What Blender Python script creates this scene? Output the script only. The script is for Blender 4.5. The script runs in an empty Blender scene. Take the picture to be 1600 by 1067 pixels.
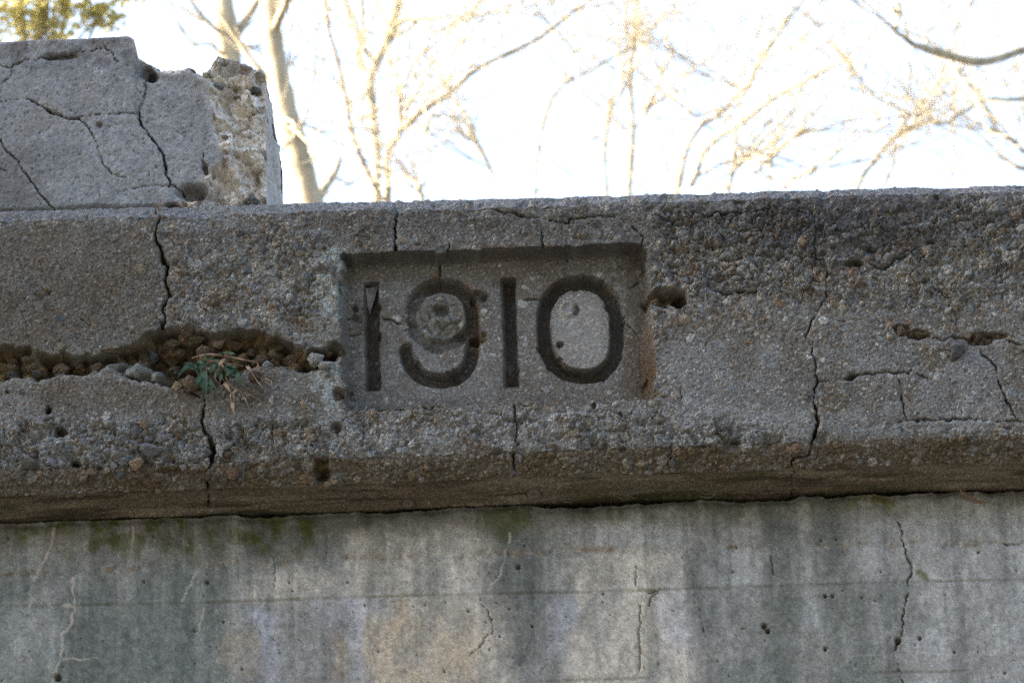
import bpy, math, random
import numpy as np
from mathutils import Vector, Matrix

# ------------------------------------------------------------------ camera
sc = bpy.context.scene
PITCH, ROLL, DIST, FPX = math.radians(20.0), 0.0320, 7.0, 7000.0
fwd = np.array([0.0, math.cos(PITCH), math.sin(PITCH)])
up0 = np.array([0.0, -math.sin(PITCH), math.cos(PITCH)])
X0 = np.array([1.0, 0.0, 0.0])
RIGHT = X0 * math.cos(ROLL) - up0 * math.sin(ROLL)
UP = up0 * math.cos(ROLL) + X0 * math.sin(ROLL)
EYE = np.array([0.0, -DIST * math.cos(PITCH), 1.6])
cam_d = bpy.data.cameras.new("camera")
cam = bpy.data.objects.new("camera", cam_d)
sc.collection.objects.link(cam)
sc.camera = cam
mw = Matrix.Identity(4)
for i in range(3):
    mw[i][0], mw[i][1], mw[i][2], mw[i][3] = RIGHT[i], UP[i], -fwd[i], EYE[i]
cam.matrix_world = mw
cam_d.sensor_width = 36.0
cam_d.lens = 36.0 * FPX / 1600.0
cam_d.clip_start, cam_d.clip_end = 0.1, 2000.0
cam_d.dof.use_dof = True
cam_d.dof.focus_distance = DIST + 0.02
cam_d.dof.aperture_fstop = 14.0

# ------------------------------------------------------------------ light
SUN_EL, SUN_AZ = math.radians(27.0), math.radians(-84.0)   # azimuth from +Y (behind the wall) towards +X
world = bpy.data.worlds.new("World")
sc.world = world
world.use_nodes = True
wn = world.node_tree
bg = wn.nodes["Background"]
sky = wn.nodes.new("ShaderNodeTexSky")
sky.sky_type = 'NISHITA'
sky.sun_disc = False
sky.sun_elevation = SUN_EL
sky.sun_rotation = SUN_AZ
sky.air_density, sky.dust_density, sky.ozone_density = 1.0, 4.0, 0.4
wn.links.new(sky.outputs[0], bg.inputs[0])
bg.inputs[1].default_value = 0.15
sun_d = bpy.data.lights.new("sun", 'SUN')
sun_d.energy, sun_d.angle, sun_d.color = 5.0, math.radians(0.5), (1.0, 0.93, 0.80)
sun = bpy.data.objects.new("sun", sun_d)
sc.collection.objects.link(sun)
sdir = Vector((math.sin(SUN_AZ) * math.cos(SUN_EL), math.cos(SUN_AZ) * math.cos(SUN_EL), math.sin(SUN_EL)))
sun.rotation_euler = sdir.to_track_quat('Z', 'Y').to_euler()
sun.location = (-6, 4, 12)
sc.view_settings.view_transform = 'Standard'
sc.view_settings.look = 'None'
sc.view_settings.gamma = 1.0
sc.view_settings.exposure = 2.4
sc.view_settings.use_curve_mapping = False
sc.render.engine = 'CYCLES'
sc.cycles.use_denoising = False          # film grain instead of smeared detail
sc.cycles.pixel_filter_type = 'BLACKMAN_HARRIS'
sc.cycles.filter_width = 1.45
sc.cycles.use_adaptive_sampling = False
sc.cycles.max_bounces = 6

# ------------------------------------------------------------------ helpers
rng = np.random.default_rng(1910)
random.seed(1910)


def ray(u, v, Y):
    """point of the plane y = Y seen at photo position (u, v)"""
    d = fwd + (u - 800.0) / FPX * RIGHT - (v - 533.5) / FPX * UP
    return EYE + d * ((Y - EYE[1]) / d[1])


def project(P):
    q = P - EYE
    d = q @ fwd
    return 800.0 + FPX * (q @ RIGHT) / d, 533.5 - FPX * (q @ UP) / d


_tab = {}


def hash2(i, j, seed):
    t = _tab.get(seed)
    if t is None:
        t = _tab[seed] = np.random.default_rng(seed + 90001).random(65536)
    return t[((i.astype(np.int32) & 255) << 8) | (j.astype(np.int32) & 255)]


def vn(x, y, scale, seed=0):
    x = x / scale; y = y / scale
    i = np.floor(x); j = np.floor(y)
    fx = x - i; fy = y - j
    fx = fx * fx * (3 - 2 * fx); fy = fy * fy * (3 - 2 * fy)
    a = hash2(i, j, seed); b = hash2(i + 1, j, seed); c = hash2(i, j + 1, seed); d = hash2(i + 1, j + 1, seed)
    return (a + (b - a) * fx) * (1 - fy) + (c + (d - c) * fx) * fy


def fbm(x, y, scale, seed=0, octaves=4):
    s = 0.0; a = 0.5; t = 0.0
    for k in range(octaves):
        s = s + a * vn(x + 17.3 * k, y - 9.1 * k, scale, seed + k * 7)
        t += a; a *= 0.5; scale *= 0.5
    return s / t          # 0..1


def worley(x, y, cell, seed):
    x = x / cell; y = y / cell
    i0 = np.floor(x); j0 = np.floor(y)
    f1 = np.full(x.shape, 9.0); f2 = np.full(x.shape, 9.0); idv = np.zeros(x.shape)
    for di in (-1, 0, 1):
        for dj in (-1, 0, 1):
            i = i0 + di; j = j0 + dj
            px = i + hash2(i, j, seed); py = j + hash2(i, j, seed + 1)
            d = np.hypot(px - x, py - y)
            m = d < f1
            f2 = np.where(m, f1, np.minimum(f2, d))
            idv = np.where(m, hash2(i, j, seed + 2), idv)
            f1 = np.where(m, d, f1)
    return f1, f2, idv


def facets(x, y, cell, seed):
    """broken stone: every cell a tilted plane, -1..1"""
    x = x / cell; y = y / cell
    i0 = np.floor(x); j0 = np.floor(y)
    best = np.full(x.shape, 9.0); out = np.zeros(x.shape); idv = np.zeros(x.shape)
    for di in (-1, 0, 1):
        for dj in (-1, 0, 1):
            i = i0 + di; j = j0 + dj
            dx = x - i - hash2(i, j, seed); dy = y - j - hash2(i, j, seed + 1)
            d = dx * dx + dy * dy
            pl = (hash2(i, j, seed + 2) - 0.5) + 1.9 * (hash2(i, j, seed + 3) - 0.5) * dx + 1.9 * (hash2(i, j, seed + 4) - 0.5) * dy
            m = d < best
            out = np.where(m, pl, out); idv = np.where(m, hash2(i, j, seed + 5), idv); best = np.where(m, d, best)
    return out, idv


def soften(A, n=3):
    """box blur of a field over a grid"""
    for ax in (0, 1):
        acc = np.zeros_like(A)
        for k in range(-n, n + 1):
            acc += np.roll(A, k, ax)
        A = acc / (2 * n + 1)
    return A


def sstep(a, b, x):
    t = np.clip((x - a) / (b - a), 0, 1)
    return t * t * (3 - 2 * t)


def polydist(U, V, pts, pad=40.0):
    """distance to a polyline and the place along it (0..1), computed near it only"""
    pts = np.array(pts, float)
    D = np.full(U.shape, 1e3); T = np.zeros(U.shape)
    lo = pts.min(0) - pad; hi = pts.max(0) + pad
    m = (U > lo[0]) & (U < hi[0]) & (V > lo[1]) & (V < hi[1])
    u = U[m]; v = V[m]
    if u.size == 0:
        return D, T
    d = np.full(u.shape, 1e3); t = np.zeros(u.shape)
    seg = np.hypot(*(pts[1:] - pts[:-1]).T); cum = np.concatenate([[0], np.cumsum(seg)]); tot = cum[-1]
    for k in range(len(pts) - 1):
        a = pts[k]; e = pts[k + 1] - a
        q = np.clip(((u - a[0]) * e[0] + (v - a[1]) * e[1]) / (e @ e + 1e-9), 0, 1)
        dd = np.hypot(u - a[0] - q * e[0], v - a[1] - q * e[1])
        mm = dd < d
        d = np.where(mm, dd, d); t = np.where(mm, (cum[k] + q * seg[k]) / tot, t)
    D[m] = d; T[m] = t
    return D, T


def inpoly(U, V, pts):
    """signed distance to a polygon, positive inside"""
    pts = list(pts)
    D, _ = polydist(U, V, pts + [pts[0]], 60.0)
    ins = np.zeros(U.shape, bool)
    n = len(pts)
    for k in range(n):
        (x1, y1), (x2, y2) = pts[k], pts[(k + 1) % n]
        if y1 == y2:
            continue
        c = ((V < y1) != (V < y2)) & (U < (x2 - x1) * (V - y1) / (y2 - y1) + x1)
        ins ^= c
    return np.where(ins, D, -D)


def blob(U, V, cu, cv, ru, rv, soft=0.5):
    d = np.hypot((U - cu) / ru, (V - cv) / rv)
    return 1 - sstep(1 - soft, 1 + soft, d)


def box(U, V, u0, u1, v0, v1, s=15.0):
    return sstep(u0 - s, u0 + s, U) * (1 - sstep(u1 - s, u1 + s, U)) * sstep(v0 - s, v0 + s, V) * (1 - sstep(v1 - s, v1 + s, V))


def mixc(C, col, m):
    return C * (1 - m[..., None]) + np.array(col) * m[..., None]


def link(o, parent=None):
    sc.collection.objects.link(o)
    if parent is not None:
        o.parent = parent
    return o


def empty(name, loc=(0, 0, 0)):
    o = bpy.data.objects.new(name, None)
    o.location = loc
    o.empty_display_size = 0.1
    return link(o)


def tag(o, label=None, cat=None, group=None, kind=None):
    for k, v in (("label", label), ("category", cat), ("group", group), ("kind", kind)):
        if v:
            o[k] = v
    return o


def mesh_np(name, V, F, mat, col=None, smooth=True):
    """mesh from numpy vertices (n,3) and quads or triangles (m,k)"""
    me = bpy.data.meshes.new(name)
    V = np.asarray(V, np.float32); F = np.asarray(F, np.int32)
    k = F.shape[1]
    me.vertices.add(len(V)); me.vertices.foreach_set("co", V.ravel())
    me.loops.add(F.size); me.loops.foreach_set("vertex_index", F.ravel())
    me.polygons.add(len(F)); me.polygons.foreach_set("loop_start", np.arange(0, F.size, k, dtype=np.int32))
    me.update(calc_edges=True)
    me.polygons.foreach_set("use_smooth", np.full(len(F), smooth))
    if col is not None:
        a = me.attributes.new("tint", 'FLOAT_COLOR', 'POINT')
        c4 = np.ones((len(V), 4), np.float32); c4[:, :3] = np.clip(col, 0.002, 0.9)
        a.data.foreach_set("color", c4.ravel())
    me.materials.append(mat)
    return me


def grid_part(name, P, C, mask, mat, parent):
    """object from the cells of a grid that a mask selects"""
    R, Cn = P.shape[:2]
    idx = np.arange(R * Cn).reshape(R, Cn)
    q = np.stack([idx[:-1, :-1], idx[:-1, 1:], idx[1:, 1:], idx[1:, :-1]], -1)[mask]
    used = np.unique(q)
    re = np.zeros(R * Cn, np.int64); re[used] = np.arange(len(used))
    me = mesh_np(name, P.reshape(-1, 3)[used], re[q], mat, C.reshape(-1, 3)[used])
    return link(bpy.data.objects.new(name, me), parent)


def tube_geo(pts, rad, sides=7, wob=0.0):
    pts = np.array(pts, float); n = len(pts)
    V = []; F = []
    tang = np.gradient(pts, axis=0)
    ref = np.array([0.13, 1.0, 0.07])
    for k in range(n):
        t = tang[k] / (np.linalg.norm(tang[k]) + 1e-9)
        a = np.cross(t, ref); a /= np.linalg.norm(a) + 1e-9
        b = np.cross(t, a)
        for s in range(sides):
            an = 2 * math.pi * s / sides
            r = rad[k] * (1 + wob * (random.random() - 0.5))
            V.append(pts[k] + (a * math.cos(an) + b * math.sin(an)) * r)
    for k in range(n - 1):
        for s in range(sides):
            s2 = (s + 1) % sides
            F.append((k * sides + s, k * sides + s2, (k + 1) * sides + s2, (k + 1) * sides + s))
    return V, F


def smooth_line(pts, per=5):
    """Catmull-Rom through points of any dimension"""
    p = np.array(pts, float)
    if len(p) < 3:
        t = np.linspace(0, 1, per + 1)[:, None]
        return p[0] * (1 - t) + p[-1] * t
    p = np.vstack([2 * p[0] - p[1], p, 2 * p[-1] - p[-2]])
    out = []
    for k in range(1, len(p) - 2):
        for s in range(per):
            t = s / per
            out.append(0.5 * (2 * p[k] + (p[k + 1] - p[k - 1]) * t + (2 * p[k - 1] - 5 * p[k] + 4 * p[k + 1] - p[k + 2]) * t * t
                              + (3 * p[k] - p[k - 1] - 3 * p[k + 1] + p[k + 2]) * t ** 3))
    out.append(p[-2])
    return np.array(out)


# ------------------------------------------------------------------ materials
def new_mat(name):
    m = bpy.data.materials.new(name)
    m.use_nodes = True
    return m, m.node_tree, m.node_tree.nodes["Principled BSDF"]


def concrete_mat(name, grain=900.0, bump=0.5, speck=0.5, rough=0.92):
    """weathered concrete: per-vertex pigment of the aggregate and stains, with sand grain below it"""
    m, nt, b = new_mat(name)
    N = nt.nodes.new
    at = N("ShaderNodeAttribute"); at.attribute_name = "tint"
    tc = N("ShaderNodeTexCoord")
    n1 = N("ShaderNodeTexNoise"); n1.inputs["Scale"].default_value = grain * 0.35; n1.inputs["Detail"].default_value = 4
    n2 = N("ShaderNodeTexVoronoi"); n2.inputs["Scale"].default_value = grain * 0.42; n2.inputs["Randomness"].default_value = 1.0
    n3 = N("ShaderNodeTexNoise"); n3.inputs["Scale"].default_value = grain; n3.inputs["Detail"].default_value = 2
    for n in (n1, n2, n3):
        nt.links.new(tc.outputs["Object"], n.inputs["Vector"])
    mr = N("ShaderNodeMapRange"); mr.inputs[1].default_value = 0.28; mr.inputs[2].default_value = 0.72
    mr.inputs[3].default_value = 1 - 0.55 * speck; mr.inputs[4].default_value = 1 + 0.60 * speck
    nt.links.new(n1.outputs["Fac"], mr.inputs[0])
    sep = N("ShaderNodeSeparateColor"); nt.links.new(n2.outputs["Color"], sep.inputs[0])
    mr2 = N("ShaderNodeMapRange"); mr2.inputs[1].default_value = 0.86; mr2.inputs[2].default_value = 1.0
    mr2.inputs[3].default_value = 1.0; mr2.inputs[4].default_value = 1.0 + 1.7 * speck * speck
    nt.links.new(sep.outputs[0], mr2.inputs[0])
    mu = N("ShaderNodeMath"); mu.operation = 'MULTIPLY'
    nt.links.new(mr.outputs[0], mu.inputs[0]); nt.links.new(mr2.outputs[0], mu.inputs[1])
    vm = N("ShaderNodeVectorMath"); vm.operation = 'SCALE'
    nt.links.new(at.outputs["Color"], vm.inputs[0]); nt.links.new(mu.outputs[0], vm.inputs["Scale"])
    nt.links.new(vm.outputs[0], b.inputs["Base Color"])
    b.inputs["Roughness"].default_value = rough
    b.inputs["Specular IOR Level"].default_value = 0.25
    ad = N("ShaderNodeMath"); ad.operation = 'ADD'
    nt.links.new(n1.outputs["Fac"], ad.inputs[0]); nt.links.new(n3.outputs["Fac"], ad.inputs[1])
    bp = N("ShaderNodeBump"); bp.inputs["Strength"].default_value = bump; bp.inputs["Distance"].default_value = 0.002
    nt.links.new(ad.outputs[0], bp.inputs["Height"]); nt.links.new(bp.outputs[0], b.inputs["Normal"])
    return m


def noise_mat(name, c1, c2, scale, rough=0.9, bump=0.3, dist=0.002, stretch=None, objrand=0.0):
    m, nt, b = new_mat(name)
    N = nt.nodes.new
    tc = N("ShaderNodeTexCoord")
    n1 = N("ShaderNodeTexNoise"); n1.inputs["Scale"].default_value = scale; n1.inputs["Detail"].default_value = 5
    src = tc.outputs["Object"]
    if stretch:
        mp = N("ShaderNodeMapping"); mp.inputs["Scale"].default_value = stretch
        nt.links.new(src, mp.inputs[0]); src = mp.outputs[0]
    nt.links.new(src, n1.inputs["Vector"])
    cr = N("ShaderNodeValToRGB")
    cr.color_ramp.elements[0].position = 0.32; cr.color_ramp.elements[1].position = 0.68
    cr.color_ramp.elements[0].color = (*c1, 1); cr.color_ramp.elements[1].color = (*c2, 1)
    nt.links.new(n1.outputs["Fac"], cr.inputs[0])
    out = cr.outputs[0]
    if objrand:
        oi = N("ShaderNodeObjectInfo")
        mr = N("ShaderNodeMapRange"); mr.inputs[3].default_value = 1 - objrand; mr.inputs[4].default_value = 1 + objrand
        nt.links.new(oi.outputs["Random"], mr.inputs[0])
        vm = N("ShaderNodeVectorMath"); vm.operation = 'SCALE'
        nt.links.new(out, vm.inputs[0]); nt.links.new(mr.outputs[0], vm.inputs["Scale"]); out = vm.outputs[0]
    nt.links.new(out, b.inputs["Base Color"])
    b.inputs["Roughness"].default_value = rough
    b.inputs["Specular IOR Level"].default_value = 0.3
    bp = N("ShaderNodeBump"); bp.inputs["Strength"].default_value = bump; bp.inputs["Distance"].default_value = dist
    nt.links.new(n1.outputs["Fac"], bp.inputs["Height"]); nt.links.new(bp.outputs[0], b.inputs["Normal"])
    return m


M_BEAM = concrete_mat("weathered_exposed_aggregate", 900, 0.55, 0.62)
M_WALL = concrete_mat("stained_smooth_concrete", 700, 0.25, 0.26)
M_BLOCK = concrete_mat("fine_grey_concrete", 900, 0.35, 0.34)
M_BARK = noise_mat("pale_bark", (0.25, 0.20, 0.125), (0.50, 0.43, 0.30), 9.0, 0.95, 0.8, 0.02, (1, 1, 0.25))
M_TWIG = noise_mat("twig_bark", (0.30, 0.25, 0.16), (0.50, 0.43, 0.31), 14.0, 0.9, 0.3, 0.01)
M_GROUND = noise_mat("leaf_litter_ground", (0.046, 0.045, 0.042), (0.092, 0.090, 0.083), 3.0, 0.95, 0.6, 0.03)
M_LEAF = noise_mat("yellow_green_leaf", (0.34, 0.30, 0.09), (0.60, 0.54, 0.22), 5.0, 0.6, 0.1)
_nt = M_LEAF.node_tree; _b = _nt.nodes["Principled BSDF"]
_tr = _nt.nodes.new("ShaderNodeBsdfTranslucent"); _mx = _nt.nodes.new("ShaderNodeMixShader"); _mx.inputs[0].default_value = 0.6
_nt.links.new(_b.inputs["Base Color"].links[0].from_socket, _tr.inputs[0])
_nt.links.new(_b.outputs[0], _mx.inputs[1]); _nt.links.new(_tr.outputs[0], _mx.inputs[2])
_nt.links.new(_mx.outputs[0], _nt.nodes["Material Output"].inputs[0])
M_WEED = noise_mat("weed_green", (0.016, 0.042, 0.021), (0.045, 0.090, 0.045), 60.0, 0.55, 0.2, 0.001)
M_DRY = noise_mat("dry_stem", (0.13, 0.08, 0.045), (0.34, 0.25, 0.17), 80.0, 0.85, 0.3, 0.001)
M_WEB = noise_mat("dusty_cobweb", (0.15, 0.13, 0.10), (0.28, 0.25, 0.20), 120.0, 0.9, 0.2, 0.001)
M_FILM = noise_mat("web_film", (0.14, 0.14, 0.15), (0.30, 0.30, 0.31), 90.0, 0.9, 0.4, 0.002)
M_MUD = noise_mat("dried_mud", (0.12, 0.10, 0.08), (0.24, 0.21, 0.17), 160.0, 0.95, 0.6, 0.002)
STONE = {}
for nm, a, b_ in (("grey", (0.13, 0.13, 0.13), (0.20, 0.20, 0.195)), ("blue", (0.10, 0.12, 0.13), (0.17, 0.19, 0.20)),
                  ("tan", (0.20, 0.15, 0.10), (0.33, 0.26, 0.18)), ("brown", (0.085, 0.062, 0.042), (0.16, 0.12, 0.085)),
                  ("olive", (0.055, 0.045, 0.022), (0.12, 0.09, 0.045)), ("orange", (0.13, 0.082, 0.05), (0.23, 0.155, 0.10)),
                  ("white", (0.20, 0.20, 0.19), (0.40, 0.39, 0.365)), ("pale", (0.14, 0.15, 0.148), (0.25, 0.265, 0.255)),
                  ("dark", (0.05, 0.048, 0.045), (0.09, 0.085, 0.08))):
    STONE[nm] = noise_mat(nm + "_river_stone", tuple(0.8 * q for q in a), tuple(0.92 * q for q in b_), 3.2, 0.9, 0.6, 0.10, None, 0.22)

# ------------------------------------------------------------------ parapet beam
DX = 0.0015


def columns(x0, x1, dx, far, big=0.03):
    a = np.arange(x0, x1 + dx, dx)
    l = np.arange(x0 - far, x0 - big * 0.5, big)
    r = np.arange(a[-1] + big, a[-1] + far, big)
    return np.concatenate([l, a, r])


def zline(v0, v1600, Y, xs):
    a = ray(0, v0, Y); b = ray(1600, v1600, Y)
    return a[2] + (xs - a[0]) * (b[2] - a[2]) / (b[0] - a[0])


xs = columns(-0.93, 0.93, DX, 2.6)
SOF_Y0, SOF_Y1, SOF_H = 0.020, 0.095, 0.017
z_face0 = zline(734, 677, 0.0, xs)             # lower arris of the face
z_face1 = zline(345, 298, 0.0, xs)             # upper arris
z_top = zline(331, 290, 0.026, xs)
z_sof = zline(774, 719, SOF_Y0, xs)
lines = [(0.34, z_sof - SOF_H + 0.003), (SOF_Y1, z_sof - SOF_H), (SOF_Y0, z_sof), (0.0, z_face0), (0.0, z_face1), (0.026, z_top), (0.55, z_top + 0.005)]
counts = [10, 50, 30, None, 22, 14]
rows_y = []; rows_z = []; sect = []; svals = []
s_acc = 0.0
for k in range(6):
    (y0, za), (y1, zb) = lines[k], lines[k + 1]
    L = float(np.hypot(y1 - y0, (zb - za).mean()))
    n = counts[k] or int(L / DX)
    for i in range(n):
        t = i / n
        rows_y.append(np.full(xs.shape, y0 + (y1 - y0) * t)); rows_z.append(za + (zb - za) * t); sect.append(k); svals.append(s_acc + L * t)
    s_acc += L
rows_y.append(np.full(xs.shape, 0.55)); rows_z.append(lines[-1][1]); sect.append(5); svals.append(s_acc)
sect = np.array(sect); svals = np.array(svals)
B = np.stack([np.broadcast_to(xs, (len(sect), len(xs))), np.array(rows_y), np.array(rows_z)], -1)
U, V = project(B)                                              # on the face itself
Bf = B.copy(); Bf[..., 1] = 0.043
U2, V2 = project(Bf)                                           # on the floor of the date panel
SX = B[..., 0] * 1000.0; SS = np.broadcast_to(svals[:, None] * 1000.0, SX.shape)   # millimetres along the skin
isface = (sect == 3)[:, None] & np.ones(len(xs), bool)
ischam = (sect == 2)[:, None] & np.ones(len(xs), bool)
issof = (sect <= 1)[:, None] & np.ones(len(xs), bool)
istop = (sect >= 4)[:, None] & np.ones(len(xs), bool)

# warped photo coordinates make every outline ragged
wu = (fbm(SX, SS, 26, 3, 4) - 0.5); wv = (fbm(SX, SS, 26, 13, 4) - 0.5)
Uw = U + 14 * wu; Vw = V + 14 * wv
Uc = U + 8 * (fbm(SX, SS, 14, 23, 3) - 0.5); Vc = V + 8 * (fbm(SX, SS, 14, 33, 3) - 0.5)

# how far the cement skin has worn off
R = np.full(U.shape, 0.42)
R = np.maximum(R, 0.95 * box(Uw, Vw, 1020, 1330, 315, 470, 30))
R = np.maximum(R, 0.80 * box(Uw, Vw, 1300, 1700, 300, 500, 50))
R = np.maximum(R, 0.70 * box(Uw, Vw, 260, 530, 340, 530, 30))
R = np.maximum(R, 0.95 * box(Uw, Vw, -200, 540, 655, 760, 18))
R = np.maximum(R, 0.75 * box(Uw, Vw, 540, 1240, 640, 715, 12))
R = R * (1 - 0.62 * box(Uw, Vw, 1040, 1700, 545, 660, 20))
R = R * (1 - 0.55 * box(Uw, Vw, -200, 320, 575, 635, 14))
R = R * (1 - 0.35 * box(Uw, Vw, -200, 240, 340, 520, 20))
R = R * (1 - 0.50 * box(Uw, Vw, 430, 520, 570, 650, 14))
R = np.where(ischam, 0.85, R)
R = np.where(issof, 0.10, R)
R = np.where(istop, 0.45, R)
R = np.where(isface, np.maximum(R, 0.20), R)
R = np.clip(R + 0.7 * (fbm(SX, SS, 46, 41, 4) - 0.5), 0.02, 1)

# date panel (opening edges, lower side wider: draft of the mould)
e = 3.4 * (fbm(SX, SS, 12, 51, 3) - 0.5) - 3.5 * sstep(0.60, 0.72, fbm(SX, SS, 22, 53, 3))
p_top = (V - (396 - 0.0353 * (U - 528))) + e
p_bot = ((641 - 0.033 * (U - 530)) - V) + e
p_lef = U - (527 + 0.03 * (V - 396)) + e * 2.2
p_rig = (1011 + 0.075 * (V - 380)) - U + e * 1.5
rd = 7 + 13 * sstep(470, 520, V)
pdepth = np.minimum(np.minimum(np.clip(p_top / 4.0, 0, 1), np.clip(p_bot / 5.0, 0, 1)),
                    np.minimum(np.clip(p_lef / 11.0, 0, 1), np.clip(p_rig / rd, 0, 1)))
pdepth = np.where(isface, pdepth, 0)
pan = pdepth > 0.5
R = R * (1 - 0.40 * pdepth)

# surface relief, millimetres, outward positive
big = fbm(SX, SS, 150, 61, 3) - 0.5
mid = fbm(SX, SS, 34, 71, 4) - 0.5
fin = fbm(SX, SS, 9, 81, 3) - 0.5
H = big * 6 + mid * (1.5 + 8.0 * R) + fin * (0.9 + 3.4 * R)
C = np.zeros(U.shape + (3,)); C[:] = (0.150, 0.138, 0.122)
tone = fbm(SX, SS, 90, 91, 4)
C *= (0.72 + 0.56 * tone)[..., None]
C = mixc(C, (0.20, 0.195, 0.185), 0.55 * sstep(0.45, 0.7, fbm(SX, SS, 45, 95, 4)))
C = mixc(C, (0.115, 0.092, 0.068), 0.6 * sstep(0.50, 0.72, fbm(SX, SS, 55, 99, 4)))

pal = np.array([(0.20, 0.195, 0.185), (0.14, 0.142, 0.14), (0.26, 0.25, 0.23), (0.23, 0.18, 0.125), (0.15, 0.112, 0.08),
                (0.30, 0.275, 0.23), (0.115, 0.125, 0.13), (0.20, 0.135, 0.09), (0.38, 0.365, 0.335), (0.17, 0.185, 0.185),
                (0.09, 0.08, 0.07), (0.24, 0.235, 0.225)])


def aggregate(cell, seed, amount, bump, keep, cmix):
    """gravel of one size standing out of the worn skin"""
    global H, C
    f1, f2, idv = worley(SX + 5 * wu, SS + 5 * wv, cell, seed)
    r = 0.26 + 0.30 * ((idv * 7.13) % 1.0)
    on = ((idv * 13.7) % 1.0) < keep * amount
    q = np.clip(1 - (f1 / r) ** 2, 0, 1) * on
    rim = np.exp(-((f1 / r - 1.12) / 0.16) ** 2) * on
    H = H + bump * np.sqrt(q) * (0.4 + 0.6 * amount) - bump * 0.40 * rim * amount
    col = pal[(idv * 997).astype(int) % len(pal)]
    m = np.clip(q * 3, 0, 1) * cmix
    C = C * (1 - m[..., None]) + col * m[..., None]


aggregate(5.0, 101, np.clip(0.55 + 0.5 * R, 0, 1), 0.9, 0.62, 0.75)
aggregate(9.5, 111, R, 2.2, 0.62, 0.8)
aggregate(19.0, 121, np.clip(R - 0.1, 0, 1), 4.0, 0.50, 0.8)
# crazing that opens between lumps where the skin is gone
f1, f2, idv = worley(SX + 26 * wu, SS * 0.9 + 26 * wv, 26.0, 131)
craze = np.exp(-((f2 - f1) / 0.07) ** 2) * np.clip((R - 0.45) * 2, 0, 1) * sstep(0.38, 0.6, fbm(SX, SS, 50, 133, 3))
H -= 4.5 * craze * isface
for cell_, seed_, am in ((7.0, 134, 1.7), (13.0, 135, 2.9), (24.0, 137, 4.0)):
    g1, g2, gid = worley(SX + 9 * wu + 5 * fin, SS + 9 * wv - 5 * fin, cell_, seed_)
    ok = np.clip((R - 0.35) * 1.8, 0, 1) * isface
    fc, _ = facets(SX + 9 * wu + 5 * fin, SS + 9 * wv - 5 * fin, cell_, seed_)
    H += ok * am * (1.5 * fc - 0.9 * np.exp(-((g2 - g1) / 0.11) ** 2) * sstep(0.35, 0.6, tone))
    lump_c = pal[(gid * 877).astype(int) % len(pal)]
    mm = 0.42 * ok * (((gid * 31.7) % 1.0) < 0.55)
    C = C * (1 - mm[..., None]) + lump_c * mm[..., None]

# the wall is cleaner and paler in some places, sooty in others
C = mixc(C, (0.225, 0.225, 0.225), 0.45 * box(Uw, Vw, 1040, 1700, 540, 680, 30) * sstep(0.35, 0.6, fbm(SX, SS, 50, 141, 4)))
C = mixc(C, (0.25, 0.25, 0.245), 0.50 * box(Uw, Vw, -100, 1260, 640, 725, 16) * sstep(0.40, 0.62, fbm(SX, SS, 40, 143, 4)) * isface)
C = mixc(C, (0.062, 0.060, 0.064), 0.62 * blob(Uw, Vw, 1320, 335, 210, 60, 0.7))
C = mixc(C, (0.075, 0.068, 0.060), 0.42 * box(Uw, Vw, 480, 1060, 330, 375, 20))
C = mixc(C, (0.105, 0.085, 0.066), 0.50 * box(Uw, Vw, -200, 250, 345, 540, 30))
C = mixc(C, (0.110, 0.086, 0.064), 0.45 * box(Uw, Vw, 60, 420, 590, 650, 25))
C = mixc(C, (0.33, 0.355, 0.335), 0.62 * blob(Uw, Vw, 515, 440, 24, 75, 0.5) * sstep(0.40, 0.6, fbm(SX, SS, 16, 145, 3)))
C = mixc(C, (0.33, 0.355, 0.335), 0.62 * blob(Uw, Vw, 508, 600, 26, 55, 0.5) * sstep(0.42, 0.6, fbm(SX, SS, 16, 146, 3)))
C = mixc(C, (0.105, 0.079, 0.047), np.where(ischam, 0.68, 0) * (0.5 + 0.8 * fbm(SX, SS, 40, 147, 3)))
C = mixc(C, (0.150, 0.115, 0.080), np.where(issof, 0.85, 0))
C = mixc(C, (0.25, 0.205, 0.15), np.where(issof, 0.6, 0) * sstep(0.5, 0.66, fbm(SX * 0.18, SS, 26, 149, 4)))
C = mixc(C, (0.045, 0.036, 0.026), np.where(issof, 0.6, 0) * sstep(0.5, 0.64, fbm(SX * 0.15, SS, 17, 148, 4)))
C = mixc(C, (0.070, 0.075, 0.030), np.where(issof, 0.5, 0) * sstep(0.56, 0.68, fbm(SX * 0.6, SS, 60, 150, 4)))
H += np.where(issof, 1, 0) * (7 * (fbm(SX * 0.12, SS, 22, 152, 3) - 0.5) + 3 * (fbm(SX, SS, 12, 154, 3) - 0.5))
C = mixc(C, (0.20, 0.195, 0.195), np.where(istop, 0.55, 0))

# grit: sand grains stand out, pits between them
grit = hash2(np.round(SX / 1.5) + 4000, np.round(SS / 1.5), 155)
H += (grit - 0.5) * np.where(issof, 0.3, 1.1)
C *= (0.62 + 0.76 * hash2(np.round(SX / 1.5) + 4000, np.round(SS / 1.5), 156))[..., None]
q1, q2, qid = worley(SX, SS, 6.5, 157)
pit = np.clip(1.3 - q1 / 0.20, 0, 1) * (qid < 0.20) * (~issof)
H -= 2.6 * pit
C = mixc(C, (0.42, 0.41, 0.39), 0.55 * np.clip(1.3 - q1 / 0.17, 0, 1) * (qid > 0.90) * (~issof))
C *= (0.80 + 0.4 * fbm(SX, SS, 4.5, 159, 2))[..., None]
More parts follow.
